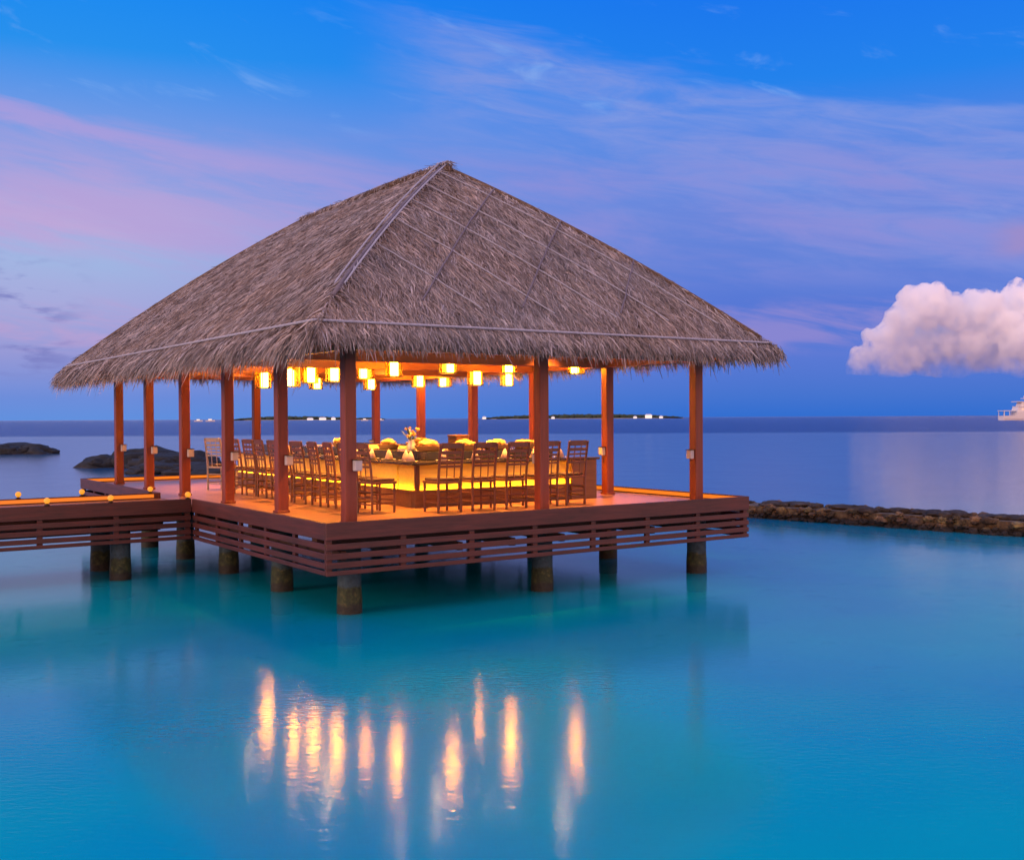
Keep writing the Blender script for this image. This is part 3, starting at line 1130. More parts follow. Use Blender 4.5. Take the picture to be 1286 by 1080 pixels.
MB().box(-LW, -.1, hw2 - .37, hw2 - .25, D - .30, D - .053).build('bearer', M['under'], walk)
wp = pile_mesh().build('pile', M['pile'], walk)
spots = [(x, s * (hw2 - .31)) for x in (-1.15, -5.2, -8.3, -11.4, -14.5, -17.6, -20.7) for s in (-1, 1)]
for i, (x, y) in enumerate(spots):
    o = wp if i == 0 else wp.copy()
    if i:
        C.objects.link(o); o.parent = walk
    o.location = (x, y, 0)

# globe lamps on the walkway kerbs
gl_spots = []
globe = empty('globe_lamp')
gb = MB().blob((0, 0, .078), (.050, .050, .050), 2, 0).build('globe', M['globe'], globe)
gf = MB().lathe([(.045, 0), (.045, .012), (.022, .02), (.022, .032)], 0, 0, 12).build('foot', M['metal_dark'], globe)
glab = ['orange globe lamp on the far kerb of the walkway, farthest from the pavilion',
        'orange globe lamp on the far kerb of the walkway, middle one of three',
        'orange globe lamp on the far kerb where the walkway meets the pavilion deck',
        'orange globe lamp on the near kerb of the walkway, farthest from the pavilion',
        'orange globe lamp on the near kerb of the walkway, middle one of three',
        'orange globe lamp on the near kerb at the foot of a pavilion post']
cth, sth = math.cos(TH), math.sin(TH)


def u_at(px_, v):
    k = (px_ - 643) / 1359.4
    # (P0x + u c - v s) = k (P0y + u s + v c)
    return (k * (P0.y + v * cth) - P0.x + v * sth) / (cth - k * sth)


for i, (px_, v, z) in enumerate(((22, WV1 - .024, KT), (102, WV1 - .024, KT), (188, WV1 - .024, KT),
                                 (58, WV0 + .024, KT), (138, WV0 + .024, KT), (236, WV0 + .024, KT))):
    o = globe if i == 0 else copy_tree(globe)
    u = min(u_at(px_, v), -OV - .06)
    o.location = W(u, v, z)
    tag(o, glab[i], 'lamp', 'globe lamps along the walkway')

# ------------------------------------------------------------------ counter (U-shaped teppan bar)
CU0, CU1, CV0, CV1 = 2.24, 5.80, 2.0, 10.6
counter = empty('bar_counter', W(CU0, CV0, D), TH)
tag(counter, 'long U-shaped dining counter with dark top and glowing amber front panels', 'counter')
cw, ch = .75, .72                # counter depth, height under the top
lu, lv = CU1 - CU0, CV1 - CV0
# three arms: front, left, right (local coordinates)
for (x0, x1, y0, y1) in ((0, lu, 0, cw), (0, cw, cw + .001, lv), (lu - cw, lu, cw + .001, lv)):
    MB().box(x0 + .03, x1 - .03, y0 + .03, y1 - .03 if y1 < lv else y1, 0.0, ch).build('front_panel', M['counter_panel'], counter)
tp = MB()
tp.box(-.22, lu + .22, -.22, cw + .1, ch, ch + .045, .01)
tp.build('counter_top', M['counter_top'], counter)
MB().box(-.22, cw + .1, cw + .101, lv, ch, ch + .045, .01).build('counter_top', M['counter_top'], counter)
MB().box(lu - cw - .1, lu + .22, cw + .101, lv, ch, ch + .045, .01).build('counter_top', M['counter_top'], counter)
for (x0, x1, y0, y1) in ((-.10, lu + .10, -.10, .026), (-.10, .026, .030, lv), (lu - .026, lu + .10, .030, lv)):
    MB().box(x0, x1, y0, y1, 0.0, .215, .008).build('plinth', M['plinth'], counter)
for (x0, x1, y0, y1) in ((-.03, lu + .03, -.03, -.005), (-.03, -.005, .04, lv - .03), (lu + .005, lu + .03, .04, lv - .03)):
    MB().box(x0, x1, y0, y1, .218, .234).build('led_strip', M['led_counter'], counter)
for (x0, x1, y0, y1) in ((-.10, lu + .10, -.10, -.082), (-.10, -.082, -.078, lv), (lu + .082, lu + .10, -.078, lv)):
    MB().box(x0, x1, y0, y1, .2155, .29).build('plinth_lip', M['plinth'], counter)
MB().box(lu - .42, lu + .16, -.19, -.14, 0, ch - .003, .006).build('end_panel', M['plinth'], counter)
# corner posts and the solid end panel
for (x, y) in ((-.02, -.02), (lu + .02, -.02)):
    MB().box(x - .035, x + .035, y - .035, y + .035, .271, ch - .002, .004).build('corner_post', M['chair'], counter)
# raised teppan ledge inside the top
MB().box(.42, lu - .42, .40, .78, ch + .046, ch + .20, .01).build('teppan_ledge', M['dark'], counter)
MB().box(.42, .80, .79, lv - .3, ch + .046, ch + .20, .01).build('teppan_ledge', M['dark'], counter)
MB().box(lu - .80, lu - .42, .79, lv - .3, ch + .046, ch + .20, .01).build('teppan_ledge', M['dark'], counter)

# ------------------------------------------------------------------ chairs
def make_chair(name, wm_, sm_):
    """faces +y, back at y = 0, seat to y = .46"""
    r = empty(name)
    w = .21
    for sx in (-1, 1):
        MB().tube([(sx * w, .0, 0), (sx * w, .0, .50), (sx * w, -.035, .80), (sx * w, -.085, 1.10)], .022, 6).build('back_leg', wm_, r)
        MB().tube([(sx * w, .42, 0), (sx * w, .42, .47)], .021, 6).build('front_leg', wm_, r)
    s = MB()
    s.box(-.235, .235, -.015, .46, .465, .505, .008)
    s.build('seat', wm_, r)
    MB().box(-.21, .21, .03, .44, .506, .545, .014).build('cushion', sm_, r)
    b = MB()
    # top rail and rails of the back, leaning
    for z0, z1, y in ((1.02, 1.11, -.075), (.93, .985, -.058), (.86, .895, -.047), (.79, .825, -.038), (.72, .755, -.030)):
        b.box(-.188, .188, y - .014, y + .010, z0, z1, .004)
    # two slender uprights
    for sx in (-.07, .07):
        b.tube([(sx, -.018, .506), (sx, -.040, .80), (sx, -.072, 1.03)], .010, 6)
    b.build('backrest', wm_, r)
    st = MB()
    for sx in (-1, 1):
        for z in (.16, .30):
            st.tube([(sx * w, .02, z), (sx * w, .40, z)], .012, 6)
    for z in (.14, .24, .34):
        st.tube([(-w + .02, .0, z), (w - .02, .0, z)], .013, 6)
    st.tube([(-w + .02, .42, .20), (w - .02, .42, .20)], .013, 6)
    st.build('stretcher', wm_, r)
    return r


chair0 = make_chair('dining_chair', M['chair'], M['cushion'])
front_lab = ['dark wooden slat-back chair at the front of the glowing counter, first from the corner',
             'dark wooden slat-back chair at the front of the counter, second from the corner',
             'dark wooden slat-back chair at the front of the counter, third from the corner',
             'dark wooden slat-back chair half hidden behind the middle front post',
             'dark wooden slat-back chair at the front of the counter, last one beside the end panel']
used = False


def put_chair(u, v, rz, label):
    global used
    o = chair0 if not used else copy_tree(chair0)
    used = True
    o.location = W(u, v, D)
    o.rotation_euler = (0, 0, TH + rz)
    tag(o, label, 'chair', 'dining chairs round the counter')


for i, u in enumerate((2.13, 2.77, 3.41, 4.05, 4.67)):
    put_chair(u, .78 + random.uniform(-.03, .03), random.uniform(-.10, .10), front_lab[i])
ords = ['first', 'second', 'third', 'fourth', 'fifth', 'sixth', 'seventh', 'eighth', 'ninth', 'tenth', 'eleventh']
for i in range(10):
    v = 1.52 + .62 * i
    put_chair(1.02 + random.uniform(-.04, .04), v, -PI / 2 + random.uniform(-.13, .13),
              'dark wooden chair in the long left row, ' + ords[i] + ' from the near corner post')
lone = make_chair('dining_chair', M['pale_chair'], M['cushion'])
lone.location = W(1.02, 8.55, D)
lone.rotation_euler = (0, 0, TH - PI / 2 + .5)
tag(lone, 'pale greyish wooden chair standing alone beyond the far end of the chair row', 'chair', 'dining chairs round the counter')

# ------------------------------------------------------------------ table settings
TOPZ = D + ch + .046


def napkin_mesh():
    m = MB()
    n = 10
    vs = [(0, 0, .19)]
    for k in range(n):
        a = 2 * PI * k / n
        r = .075 * (1 + .22 * math.cos(3 * a + .5))
        vs.append((r * math.cos(a), r * math.sin(a), 0))
    for k in range(n):
        a = 2 * PI * k / n
        r = .042 * (1 + .25 * math.cos(3 * a + .9))
        vs.append((r * math.cos(a), r * math.sin(a), .10))
    fs = []
    for k in range(n):
        q = (k + 1) % n
        fs.append((1 + k, 1 + q, 11 + q, 11 + k))
        fs.append((11 + k, 11 + q, 0))
    fs.append(tuple(reversed(range(1, 11))))
    return m.add(vs, fs, True)


nap0 = napkin_mesh().build('folded_napkin', M['napkin'])
pl0 = MB().lathe([(.05, 0), (.07, .006), (.13, .016), (.135, .020), (.07, .012), (.0, .010)], 0, 0, 24).build('dinner_plate', M['porcelain'])
ni = 0
spots_n = [(u - .04, 2.04, front_lab_i) for u, front_lab_i in zip((2.17, 2.80, 3.44, 4.08, 4.72, 5.30), range(6))]
nlab = ['first chair from the corner', 'second chair from the corner', 'third chair from the corner', 'middle front post', 'last front chair', 'empty right end of the counter']
for (u, v, k) in spots_n:
    o = nap0 if ni == 0 else nap0.copy()
    p = pl0 if ni == 0 else pl0.copy()
    if ni:
        C.objects.link(o); C.objects.link(p)
    ni += 1
    p.location = W(u, v, TOPZ)
    o.location = W(u + .01, v, TOPZ + .0125)
    o.rotation_euler = (0, 0, random.uniform(0, 6))
    tag(o, 'pinkish napkin cone on the front counter by the ' + nlab[k], 'napkin', 'folded napkins on the counter')
    tag(p, 'round plate on the front counter by the ' + nlab[k], 'plate', 'plates on the counter')
for i in range(9):
    v = 2.5 + .64 * i
    o, p = nap0.copy(), pl0.copy()
    C.objects.link(o); C.objects.link(p)
    p.location = W(2.30, v, TOPZ)
    o.location = W(2.30, v, TOPZ + .0125)
    o.rotation_euler = (0, 0, random.uniform(0, 6))
    tag(o, 'napkin cone on the left side of the counter, ' + ords[i] + ' from its near corner', 'napkin', 'folded napkins on the counter')
    tag(p, 'round plate on the left side of the counter, ' + ords[i] + ' from its near corner', 'plate', 'plates on the counter')

# buffet island inside the U, with food
IU0, IU1, IV0, IV1 = 3.45, 4.75, 3.9, 9.2
isl = empty('buffet_table', W((IU0 + IU1) / 2, IV0, D), TH)
tag(isl, 'dark buffet table inside the counter, spread with baskets and food', 'table')
hu = (IU1 - IU0) / 2
MB().box(-hu, hu, 0, IV1 - IV0, 0, .86, .01).build('cabinet', M['dark'], isl)
MB().box(-hu - .06, hu + .06, -.06, IV1 - IV0 + .06, .862, .905, .01).build('table_top', M['counter_panel'], isl)
IZ = D + .906
LZ = D + ch + .201               # top of the teppan ledge


def basket(u, v, z, ru, rv, rz, label, seed, heap=9, m='bread'):
    t = empty('food_basket', W(u, v, z), TH + rz)
    b = MB()
    n = 22
    prof = [(.72, 0), (.86, .05), (.96, .09), (1.0, .10), (.93, .098), (.8, .045), (.0, .03)]
    vs, fs = [], []
    for r, zz in prof:
        for k in range(n):
            a = 2 * PI * k / n
            vs.append((r * ru * math.cos(a), r * rv * math.sin(a), zz))
    for i in range(len(prof) - 1):
        for k in range(n):
            q = (k + 1) % n
            fs.append((i * n + k, i * n + q, (i + 1) * n + q, (i + 1) * n + k))
    fs.append(tuple(reversed(range(n))))
    b.add(vs, fs, True).build('basket', M['basket'], t)
    rr = random.Random(seed)
    for k in range(heap):
        a = rr.uniform(0, 2 * PI)
        q = rr.uniform(0, .62)
        s = rr.uniform(.045, .07)
        MB().blob((q * ru * math.cos(a), q * rv * math.sin(a), .085 + .05 * (1 - q) + rr.uniform(0, .03)), (s * 1.5, s, s * .75), 2, .25, 2, k + seed).build('loaf', M[m], t)
    tag(t, label, 'basket', 'food baskets')
    return t


basket(2.84, 2.62, LZ, .30, .19, 0, 'cane basket heaped with golden bread on the counter near its glowing corner', 3)
basket(3.55, 2.60, LZ, .34, .18, .1, 'wide cane basket of golden bread under the small wooden box', 5, 12)
basket(4.25, 2.60, LZ, .32, .18, 0, 'golden bread basket on the counter behind the third front chair', 8, 12)
basket(4.92, 2.60, LZ, .30, .18, -.1, 'golden bread basket on the counter just left of the middle front post', 11, 11)
basket(2.86, 4.2, LZ, .19, .32, 0, 'cane bread basket on the left arm of the counter, nearer one', 21, 9)
basket(2.86, 6.2, LZ, .19, .32, 0, 'cane bread basket on the left arm of the counter, farther one', 22, 9)
basket(3.8, 4.4, IZ, .30, .24, .4, 'bread basket on the near end of the dark buffet table', 31, 10)
basket(4.3, 5.6, IZ, .32, .24, .2, 'bread basket in the middle of the dark buffet table', 32, 10)
# wooden box on the counter
bx = empty('wooden_box', W(3.62, 2.92, LZ), TH + .2)
MB().box(-.17, .17, -.12, .12, 0.0, .19, .01).build('crate_body', M['box_wood'], bx)
MB().box(-.18, .18, -.13, .13, .192, .222, .008).build('lid', M['box_wood'], bx)
bx.location.z = LZ
bx.scale = (.95, .95, 1.25)
tag(bx, 'small brown wooden box with a lid standing above the bread on the counter', 'box')
# flower vase at the left of the counter
vs_ = empty('flower_vase', W(2.66, 2.95, LZ), 0)
MB().lathe([(.05, 0), (.075, .04), (.08, .10), (.05, .17), (.06, .20)], 0, 0, 16).build('vase', M['porcelain'], vs_)
fl, lf = MB(), MB()
rr = random.Random(4)
for k in range(16):
    a = rr.uniform(0, 2 * PI)
    q = rr.uniform(.02, .17)
    z = rr.uniform(.24, .42)
    fl.blob((q * math.cos(a), q * math.sin(a), z), (.026, .026, .022), 1, .3, 2, k)
for k in range(22):
    a = rr.uniform(0, 2 * PI)
    q = rr.uniform(.10, .26)
    z = rr.uniform(.22, .48)
    p = Vector((q * math.cos(a), q * math.sin(a), z))
    s = Vector((-math.sin(a), math.cos(a), 0)) * .022
    st = Vector((0, 0, .18))
    lf.add([st, (st + p) / 2 + s, p, (st + p) / 2 - s], [(0, 1, 2, 3)])
fl.build('bloom', M['petal'], vs_)
lf.build('leaf', M['leaf'], vs_)
tag(vs_, 'pale vase of orange blooms and thin leaves at the corner of the counter', 'vase')

# ------------------------------------------------------------------ hanging lanterns
def make_lantern():
    r = empty('hanging_lantern')
    R, H = .165, .38
    sh = MB()
    sh.lathe([(R, -H / 2), (R, H / 2)], 0, 0, 32, cap=False)
    sh.build('lamp_shade', M['shade'], r)
    fr = MB()
    for z in (-H / 2, H / 2):
        fr.lathe([(R - .012, z - .008), (R + .006, z - .008), (R + .006, z + .008), (R - .012, z + .008), (R - .012, z - .008)], 0, 0, 28, cap=False)
    fr.lathe([(.06, -H / 2 - .006), (.06, -H / 2 + .006)], 0, 0, 16)
    for k in range(4):
        a = PI / 4 + k * PI / 2
        c, s = math.cos(a), math.sin(a)
        fr.tube([(c * (R + .004), s * (R + .004), -H / 2), (c * (R + .004), s * (R + .004), H / 2)], .006, 6)
        fr.tube([(c * R, s * R, H / 2), (0, 0, H / 2 + .12)], .004, 5)
        fr.tube([(c * R, s * R, -H / 2), (0, 0, -H / 2)], .005, 5)
    fr.build('frame', M['metal_dark'], r)
    MB().lathe([(.066, -H / 2 + .01), (.074, -H / 2 + .03), (.074, H / 2 - .07), (.02, H / 2 - .03)], .05, 0, 14).build('candle', M['candle'], r)
    MB().tube([(0, 0, H / 2 + .12), (0, 0, 1.6)], .006, 6).build('cord', M['metal_dark'], r)
    return r


lant = make_lantern()
lspots = [  # image column, centre row, label
    (331, 476, 'amber glass lantern hanging before the far middle post, leftmost of the lanterns'),
    (367, 473.5, 'amber glass lantern seen just right of the second post from the near corner'),
    (390, 469, 'amber glass lantern of a close pair left of the near corner post, higher one'),
    (397, 479, 'amber glass lantern of a close pair left of the near corner post, lower one'),
    (420, 467, 'amber glass lantern hanging just left of the near corner post'),
    (460, 464, 'amber glass lantern just right of the near corner post, upper one under the spotlight'),
    (465, 480, 'amber glass lantern just right of the near corner post, lower one'),
    (495, 460.5, 'large bright amber lantern hanging alone midway above the corner of the counter'),
    (526, 476.5, 'amber glass lantern in front of the second back post from the far corner'),
    (563, 456, 'tall bright amber lantern, upper of a stacked pair above the wooden box'),
    (559, 476, 'amber lantern, lower of a stacked pair above the wooden box'),
    (597, 472.5, 'amber glass lantern in front of the third back post'),
    (639, 456.5, 'amber lantern, upper of a stacked pair left of the middle front post'),
    (637, 474.5, 'amber lantern, lower of a stacked pair left of the middle front post'),
    (724, 457.5, 'amber glass lantern right of the middle front post, rightmost of the lanterns')]
ldist = [23.0, 21.4, 21.6, 27.0, 21.0, 21.6, 27.5, 20.6, 26.5, 20.2, 26.8, 22.6, 21.6, 25.8, 21.4]
for i, (px_, py_, lab) in enumerate(lspots):
    hor = 525.0 - (px_ - 643) * 0.0052
    dist = ldist[i]
    hz = (hor - py_) * dist / 1359.4
    o = lant if i == 0 else copy_tree(lant)
    o.location = ((px_ - 643) / 1359.4 * dist, dist, CAM_H + hz)
    rel = o.location - P0
    lu_ = rel.x * cth + rel.y * sth
    lv_ = -rel.x * sth + rel.y * cth
    zr_ = zt(min(1.0, min(lu_ - ex0, ex1 - lu_) / HW, max(.1, min((lv_ - ey0) / (RV0 - ey0), (ey1 - lv_) / (ey1 - RV1))))) - .18
    for ch_ in o.children:
        if ch_.name.startswith('cord'):
            ch_.scale.z = max(.3, (zr_ - o.location.z) / 1.6)
    o.rotation_euler = (0, 0, random.uniform(0, 6))
    tag(o, lab, 'lantern', 'hanging lanterns under the roof')

# ------------------------------------------------------------------ stone breakwater
def breakwater():
    p0, p1 = Vector((1.2, 35.6, 0)), Vector((20.5, 16.3, 0))
    d = (p1 - p0)
    L = d.length
    d.normalize()
    root = empty('stone_breakwater', p0 + Vector((0, 0, .10)), math.atan2(d.y, d.x))
    core = MB()
    core.box(0, L, -.50, .50, -2.2, .34)
    core.build('core', M['wall_stone'], root, [(1, 1, 1, 1)] * 8)
    st, tn = MB(), []
    rr = random.Random(12)
    for side in (-1, 1):
        for k_ in range(int(L * 17)):
            x = rr.uniform(0, L)
            w = rr.choice((.10, .13, .16, .20, .26)) * rr.uniform(.8, 1.2)
            z = rr.uniform(-.05, .37)
            n0 = len(st.v)
            st.blob((x, side * (.50 + rr.uniform(-.06, .06) + max(0, .2 - z) * .25), z),
                    (w * .62, .11, w * rr.uniform(.32, .5)), 1 if side > 0 else 2, .45, 1.7, rr.uniform(0, 90), flat=rr.random() < .4)
            k = rr.choice((.45, .7, .9, 1.1, 1.5))
            g = rr.uniform(.88, 1.10)
            tn += [(k, k * g, k * rr.uniform(.75, 1.1), 1)] * (len(st.v) - n0)
    for k_ in range(int(L * 5)):
        w = rr.uniform(.25, .7)
        n0 = len(st.v)
        st.blob((rr.uniform(0, L), rr.uniform(-.4, .4), .37), (w * .56, w * .5, rr.uniform(.05, .10)), 2, .4, 1.6, rr.uniform(0, 90))
        k = rr.uniform(.25, .5)
        tn += [(k, k, k * 1.15, 1)] * (len(st.v) - n0)
    st.build('stone_facing', M['wall_stone'], root, tn)
    tag(root, 'low brown stone breakwater running out from behind the right end of the deck', 'breakwater')


breakwater()

# ------------------------------------------------------------------ rock outcrops
def rock(name_label, parts, seed):
    m = MB()
    rr = random.Random(seed)
    for (x, y, z, rx, ry, rz) in parts:
        m.blob((x, y, z), (rx, ry, rz), 3, .38, 1.4, rr.uniform(0, 50))
        for k in range(7):
            a = rr.uniform(0, 2 * PI)
            q = rr.uniform(.3, .85)
            m.blob((x + rx * q * math.cos(a), y + ry * q * math.sin(a), z + rz * (.75 - .6 * q)), (rx * .33, ry * .4, rz * .4), 2, .45, 1.8, rr.uniform(0, 50))
    o = m.build('rock_outcrop', M['reef_rock'], None, [(1, 1, 1, 1)] * len(m.v))
    tag(o, name_label, 'rock', 'rocks in the lagoon')


rock('dark rock outcrop cut by the left edge of the photo, farthest from the pavilion', [(-43.5, 91, .0, 4.2, 3.0, 1.0), (-39.8, 90, .0, 1.9, 1.6, .75)], 1)
rock('long dark rock outcrop seen behind the far left posts', [(-22.2, 65, .0, 2.6, 2.6, 1.15), (-19.2, 62.5, .0, 2.6, 2.5, 1.0), (-24.0, 63.5, 0, 1.4, 1.5, .8)], 2)
rock('low dark rock shelf in front of the long outcrop, next to the pale lone chair', [(-17.6, 56.5, .0, 2.5, 2.2, .68), (-15.4, 54.5, .0, 2.2, 1.9, .58), (-13.2, 55.5, 0, 1.4, 1.5, .55)], 3)

# ------------------------------------------------------------------ far islands with trees
def island(x0, x1, y, h, lab_seed):
    sand = MB()
    n = 40
    vs, fs = [], []
    for i in range(n + 1):
        f = i / n
        xx = x0 + (x1 - x0) * f
        wdt = 60 * math.sin(PI * max(.02, min(.98, f))) ** .5
        for yy, zz in ((-wdt, -.5), (-wdt * .7, 1.2), (0, 2.2), (wdt, -.5)):
            vs.append((xx, y + yy, zz))
    for i in range(n):
        for j in range(3):
            fs.append((i * 4 + j, (i + 1) * 4 + j, (i + 1) * 4 + j + 1, i * 4 + j + 1))
    s = sand.add(vs, fs).build('island', plain('island_sand', (.35, .31, .26, 1), .9, scale=.05))
    s['kind'] = 'structure'
    wdm = MB()
    rr = random.Random(lab_seed)
    for i in range(int((x1 - x0) / 1.2)):
        f = rr.uniform(.02, .98)
        e = math.sin(PI * f) ** .45
        hh = h * e * rr.uniform(.70, 1.0)
        xx = x0 + (x1 - x0) * f
        yy = y + rr.uniform(-25, 25)
        wdm.blob((xx, yy, hh * .5 + 1.0), (rr.uniform(4, 10), rr.uniform(5, 9), hh * .55), 1, .5, 2.2, rr.uniform(0, 99))
    o = wdm.build('island_forest', plain('island_foliage', (.035, .06, .035, 1), .9, scale=.2))
    o['kind'] = 'stuff'
    o['label'] = 'dark low line of trees on the far island'


island(-70, 395, 2500, 9.5, 3)
island(-640, -365, 2500, 8.5, 5)
island(-380, -310, 2600, 5, 6)


def far_building(x, y, w, h, label):
    r = empty('shore_building', (x, y, .5))
    MB().box(-w / 2, w / 2, -5, 5, 0, h).build('wall', M['far_light'], r)  # the whole wall glows, standing in for lit windows
    rf = MB()
    rf.add([(-w / 2 - 1, -6, h + .02), (w / 2 + 1, -6, h + .02), (w / 2 + 1, 6, h + .02), (-w / 2 - 1, 6, h + .02), (-w / 2 + 2, 0, h + 2.5), (w / 2 - 2, 0, h + 2.5)],
           [(0, 1, 5, 4), (1, 2, 5), (2, 3, 4, 5), (3, 0, 4), (3, 2, 1, 0)])
    rf.build('roof', M['white'], r)
    tag(r, label, 'building', 'lit buildings on the far shores')


for x, w, h, lab in ((306, 14, 7, 'large white lit building on the far island near its right end'),
                     (276, 7, 3, 'small white lit hut on the island shore left of the large lit building'),
                     (334, 7, 3.4, 'small white lit hut on the island shore right of the large lit building'),
                     (92, 7, 3, 'small white lit hut at the water just right of the middle front post'),
                     (-62, 8, 4, 'white lit hut at the left tip of the far island seen between the back posts')):
    far_building(x, 2425, w, h, lab)
for x, w, h, lab in ((-452, 12, 3, 'low white lit building on the left far island, left of the near corner post'),
                     (-424, 14, 4, 'widest white lit building on the left far island'),
                     (-400, 8, 4, 'white lit building at the right end of the left far island')):
    far_building(x, 2425, w, h, lab)


def cumulus():
    Y = 6000.0
    k = Y / 1359.4
    rr = random.Random(21)
    lobes = [(1157, 386, 30), (1134, 402, 23), (1186, 394, 22), (1224, 394, 28), (1118, 428, 27), (1172, 426, 44),
             (1236, 430, 46), (1296, 398, 44), (1352, 392, 44), (1094, 452, 22), (1140, 456, 28), (1204, 456, 34),
             (1290, 446, 52), (1380, 440, 60), (1440, 452, 40), (1076, 462, 13), (1250, 408, 24), (1268, 424, 30)]
    balls = []
    for (x, y, r) in lobes:
        c = Vector(((x - 643) * k, Y + rr.uniform(-120, 160) + (60 if r > 40 else 0), CAM_H + (522 - y) * k))
        balls.append((c, r * k * .92, 3))
        for _ in range(int(r / 2.1)):
            d = Vector((rr.gauss(0, 1), -abs(rr.gauss(0, .9)), rr.gauss(.35, .8))).normalized()
            q = rr.uniform(.22, .50)
            balls.append((c + d * r * k * .85, r * k * q, 3 if q > .34 else 2))
    m = MB()
    for (c, r, sub) in balls:
        vs, fs = ICO[sub]
        out = []
        for p in vs:
            w = c + Vector(p) * r
            n = .30 * mnoise.noise(w * .012) + .26 * mnoise.noise(w * .028) + .20 * mnoise.noise(w * .065)
            q = c + Vector(p) * (r * (1 + n))
            base_ = CAM_H + (522 - 478) * k
            if q.z < base_ + 40:                     # flat cloud base
                q.z = base_ + 40 - (base_ + 40 - q.z) * .25
            out.append(q)
        m.add(out, fs, True)
    mt, T, b = mat('cloud_vapour')
    out = mt.node_tree.nodes['Material Output']
    mt.node_tree.nodes.remove(b)
    vs_ = T.node('ShaderNodeVolumeScatter')
    vs_.inputs['Color'].default_value = (1.0, 0.994, 0.994, 1)
    vs_.inputs['Density'].default_value = 0.045
    vs_.inputs['Anisotropy'].default_value = 0.0
    geo = T.node('ShaderNodeNewGeometry').outputs['Position']
    z = T.sep(geo)[2]
    n = T.noise(geo, 0.006, 4.0, 0.55)
    nf = T.noise(geo, 0.016, 5.0, 0.62)
    zb = CAM_H + (522 - 480) * k
    ragged = T.smooth(T.m('ADD', z, T.m('MULTIPLY', T.m('SUBTRACT', n, 0.5), 300.0)), zb - 10, zb + 430, 0.0, 1.0)
    T.l.new(T.m('MULTIPLY', ragged, T.smooth(nf, 0.38, 0.60, 0.003, 0.050)), vs_.inputs['Density'])
    mt.cycles.volume_step_rate = 0.25
    T.l.new(vs_.outputs[0], out.inputs['Volume'])
    o = m.build('cumulus_cloud', mt)
    o['kind'] = 'structure'
    rm = o.modifiers.new('union', 'REMESH')          # one closed hull round all the billows
    rm.mode = 'VOXEL'
    rm.voxel_size = 8.5


cumulus()


def small_boat(x, y, L, label):
    r = empty('moored_boat', (x, y, 0), random.uniform(-.2, .2))
    m = MB()
    secs = []
    for f, wv in ((0, .32), (.25, .5), (.6, .5), (.85, .3), (1, .02)):
        xx = (f - .5) * L
        secs.append([(xx, -wv * L * .25, L * .14 + .05 * L * f), (xx, -wv * L * .15, -.3), (xx, wv * L * .15, -.3), (xx, wv * L * .25, L * .14 + .05 * L * f)])
    vs = [p for s in secs for p in s]
    fs = []
    for i in range(4):
        for j in range(4):
            k = (j + 1) % 4
            fs.append((i * 4 + j, i * 4 + k, (i + 1) * 4 + k, (i + 1) * 4 + j))
    fs += [(3, 2, 1, 0), (16, 17, 18, 19)]
    m.add(vs, fs).build('hull', M['white'], r)
    MB().box(-L * .2, L * .15, -L * .09, L * .09, L * .142, L * .28, .1).build('cabin', M['far_light'], r)  # the whole cabin glows, standing in for the boat's lights
    MB().box(-L * .24, L * .2, -L * .11, L * .11, L * .283, L * .31, .05).build('roof', M['white'], r)
    tag(r, label, 'boat', 'small lit boats near the horizon')


small_boat(-420, 1450, 11, 'small lit boat on the horizon left of the pale chair, left of two')
small_boat(-404, 1450, 12, 'small lit boat on the horizon left of the pale chair, right of two')
small_boat(-204, 1500, 10, 'small white lit boat on the horizon just right of the near corner post')
small_boat(-182, 1500, 9, 'small white lit boat on the horizon beside the far corner post')


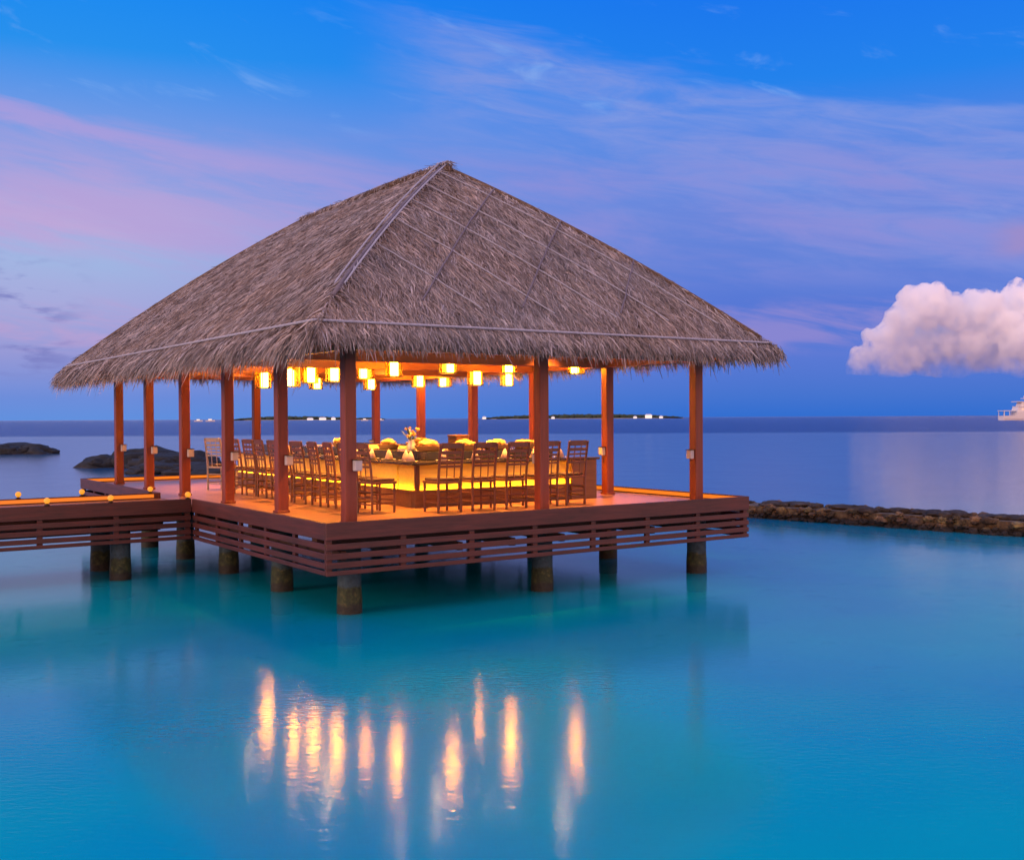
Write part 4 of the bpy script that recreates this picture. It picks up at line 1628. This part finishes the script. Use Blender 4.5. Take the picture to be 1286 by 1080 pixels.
# ------------------------------------------------------------------ motor yacht at the right edge
def yacht():
    r = empty('motor_yacht', (271, 600, 0), 0)
    L = 46.0
    hull = MB()
    secs = []
    for f, wv, top in ((0.0, .85, 2.6), (.02, .9, 2.6), (.155, 1, 2.7), (.16, 1, 4.9), (.5, 1, 5.0), (.75, .8, 5.3), (.9, .45, 5.8), (1.0, .03, 6.3)):
        xx = f * L
        w = 4.2 * wv
        secs.append([(xx, -w, top), (xx, -w * .96, 1.2), (xx, -w * .8, -.6), (xx, w * .8, -.6), (xx, w * .96, 1.2), (xx, w, top)])
    vs = [p for s in secs for p in s]
    fs = []
    for i in range(len(secs) - 1):
        for j in range(6):
            k = (j + 1) % 6
            fs.append((i * 6 + j, i * 6 + k, (i + 1) * 6 + k, (i + 1) * 6 + j))
    fs += [tuple(reversed(range(6))), tuple(range((len(secs) - 1) * 6, len(secs) * 6))]
    hull.add(vs, fs).build('hull', M['white'], r)
    # stern awning on posts
    MB().box(-.2, 6.6, -3.8, 3.8, 5.2, 5.6, .1).build('awning', M['white'], r)
    pm = MB()
    for x in (.4, 3.2):
        for y in (-3.5, 3.5):
            pm.box(x - .12, x + .12, y - .12, y + .12, 2.55, 5.198)
    pm.build('awning_post', M['white'], r)

    def deckhouse(x0, x1, z0, z1, w, rake):
        m = MB()
        m.add([(x0, -w, z0), (x1, -w, z0), (x1, w, z0), (x0, w, z0), (x0 + rake, -w, z1), (x1 - rake, -w, z1), (x1 - rake, w, z1), (x0 + rake, w, z1)],
              [(0, 3, 2, 1), (4, 5, 6, 7), (0, 1, 5, 4), (1, 2, 6, 5), (2, 3, 7, 6), (3, 0, 4, 7)])
        return m
    deckhouse(7.3, 36, 4.8, 7.6, 3.6, .9).build('main_cabin', M['white'], r)
    deckhouse(9.5, 31, 7.602, 10.2, 3.1, .9).build('upper_cabin', M['white'], r)
    for (x0, x1, z0, z1, w) in ((9.8, 33, 5.7, 6.8, 3.66), (11.8, 28, 8.5, 9.5, 3.16)):
        m = MB()
        k = int((x1 - x0) / 1.9)
        for i in range(k):
            a = x0 + (x1 - x0) * i / k
            m.box(a, a + 1.45, -w, w, z0, z1)
        m.build('window_band', M['cabin_light'], r)
    MB().box(8.0, 33.5, -3.9, 3.9, 7.602, 7.85, .05).build('deck_roof', M['white'], r)
    MB().box(7.2, 30, -3.5, 3.5, 10.202, 10.55, .08).build('deck_roof', M['white'], r)
    mm = MB()
    mm.tube([(13.5, 0, 10.55), (12.6, 0, 13.6)], .28, 8, r2=.12)
    mm.box(11.6, 14.0, -1.6, 1.6, 12.0, 12.3, .05)
    mm.build('mast', M['white'], r)
    MB().blob((15.6, 0, 11.4), (1.0, 1.0, .95), 2, 0).build('radar_dome', M['white'], r)
    MB().lathe([(.3, 10.55), (.3, 10.7)], 15.6, 0, 10).build('dome_mount', M['white'], r)
    rl = MB()
    for i in range(9):
        x = 38 + i * .9
        rl.box(x - .04, x + .04, -1.2, -1.12, 5.6, 6.9)
    rl.build('bow_rail', M['steel'], r)
    tag(r, 'white motor yacht with stacked decks, cut by the right edge of the photo', 'yacht')


yacht()
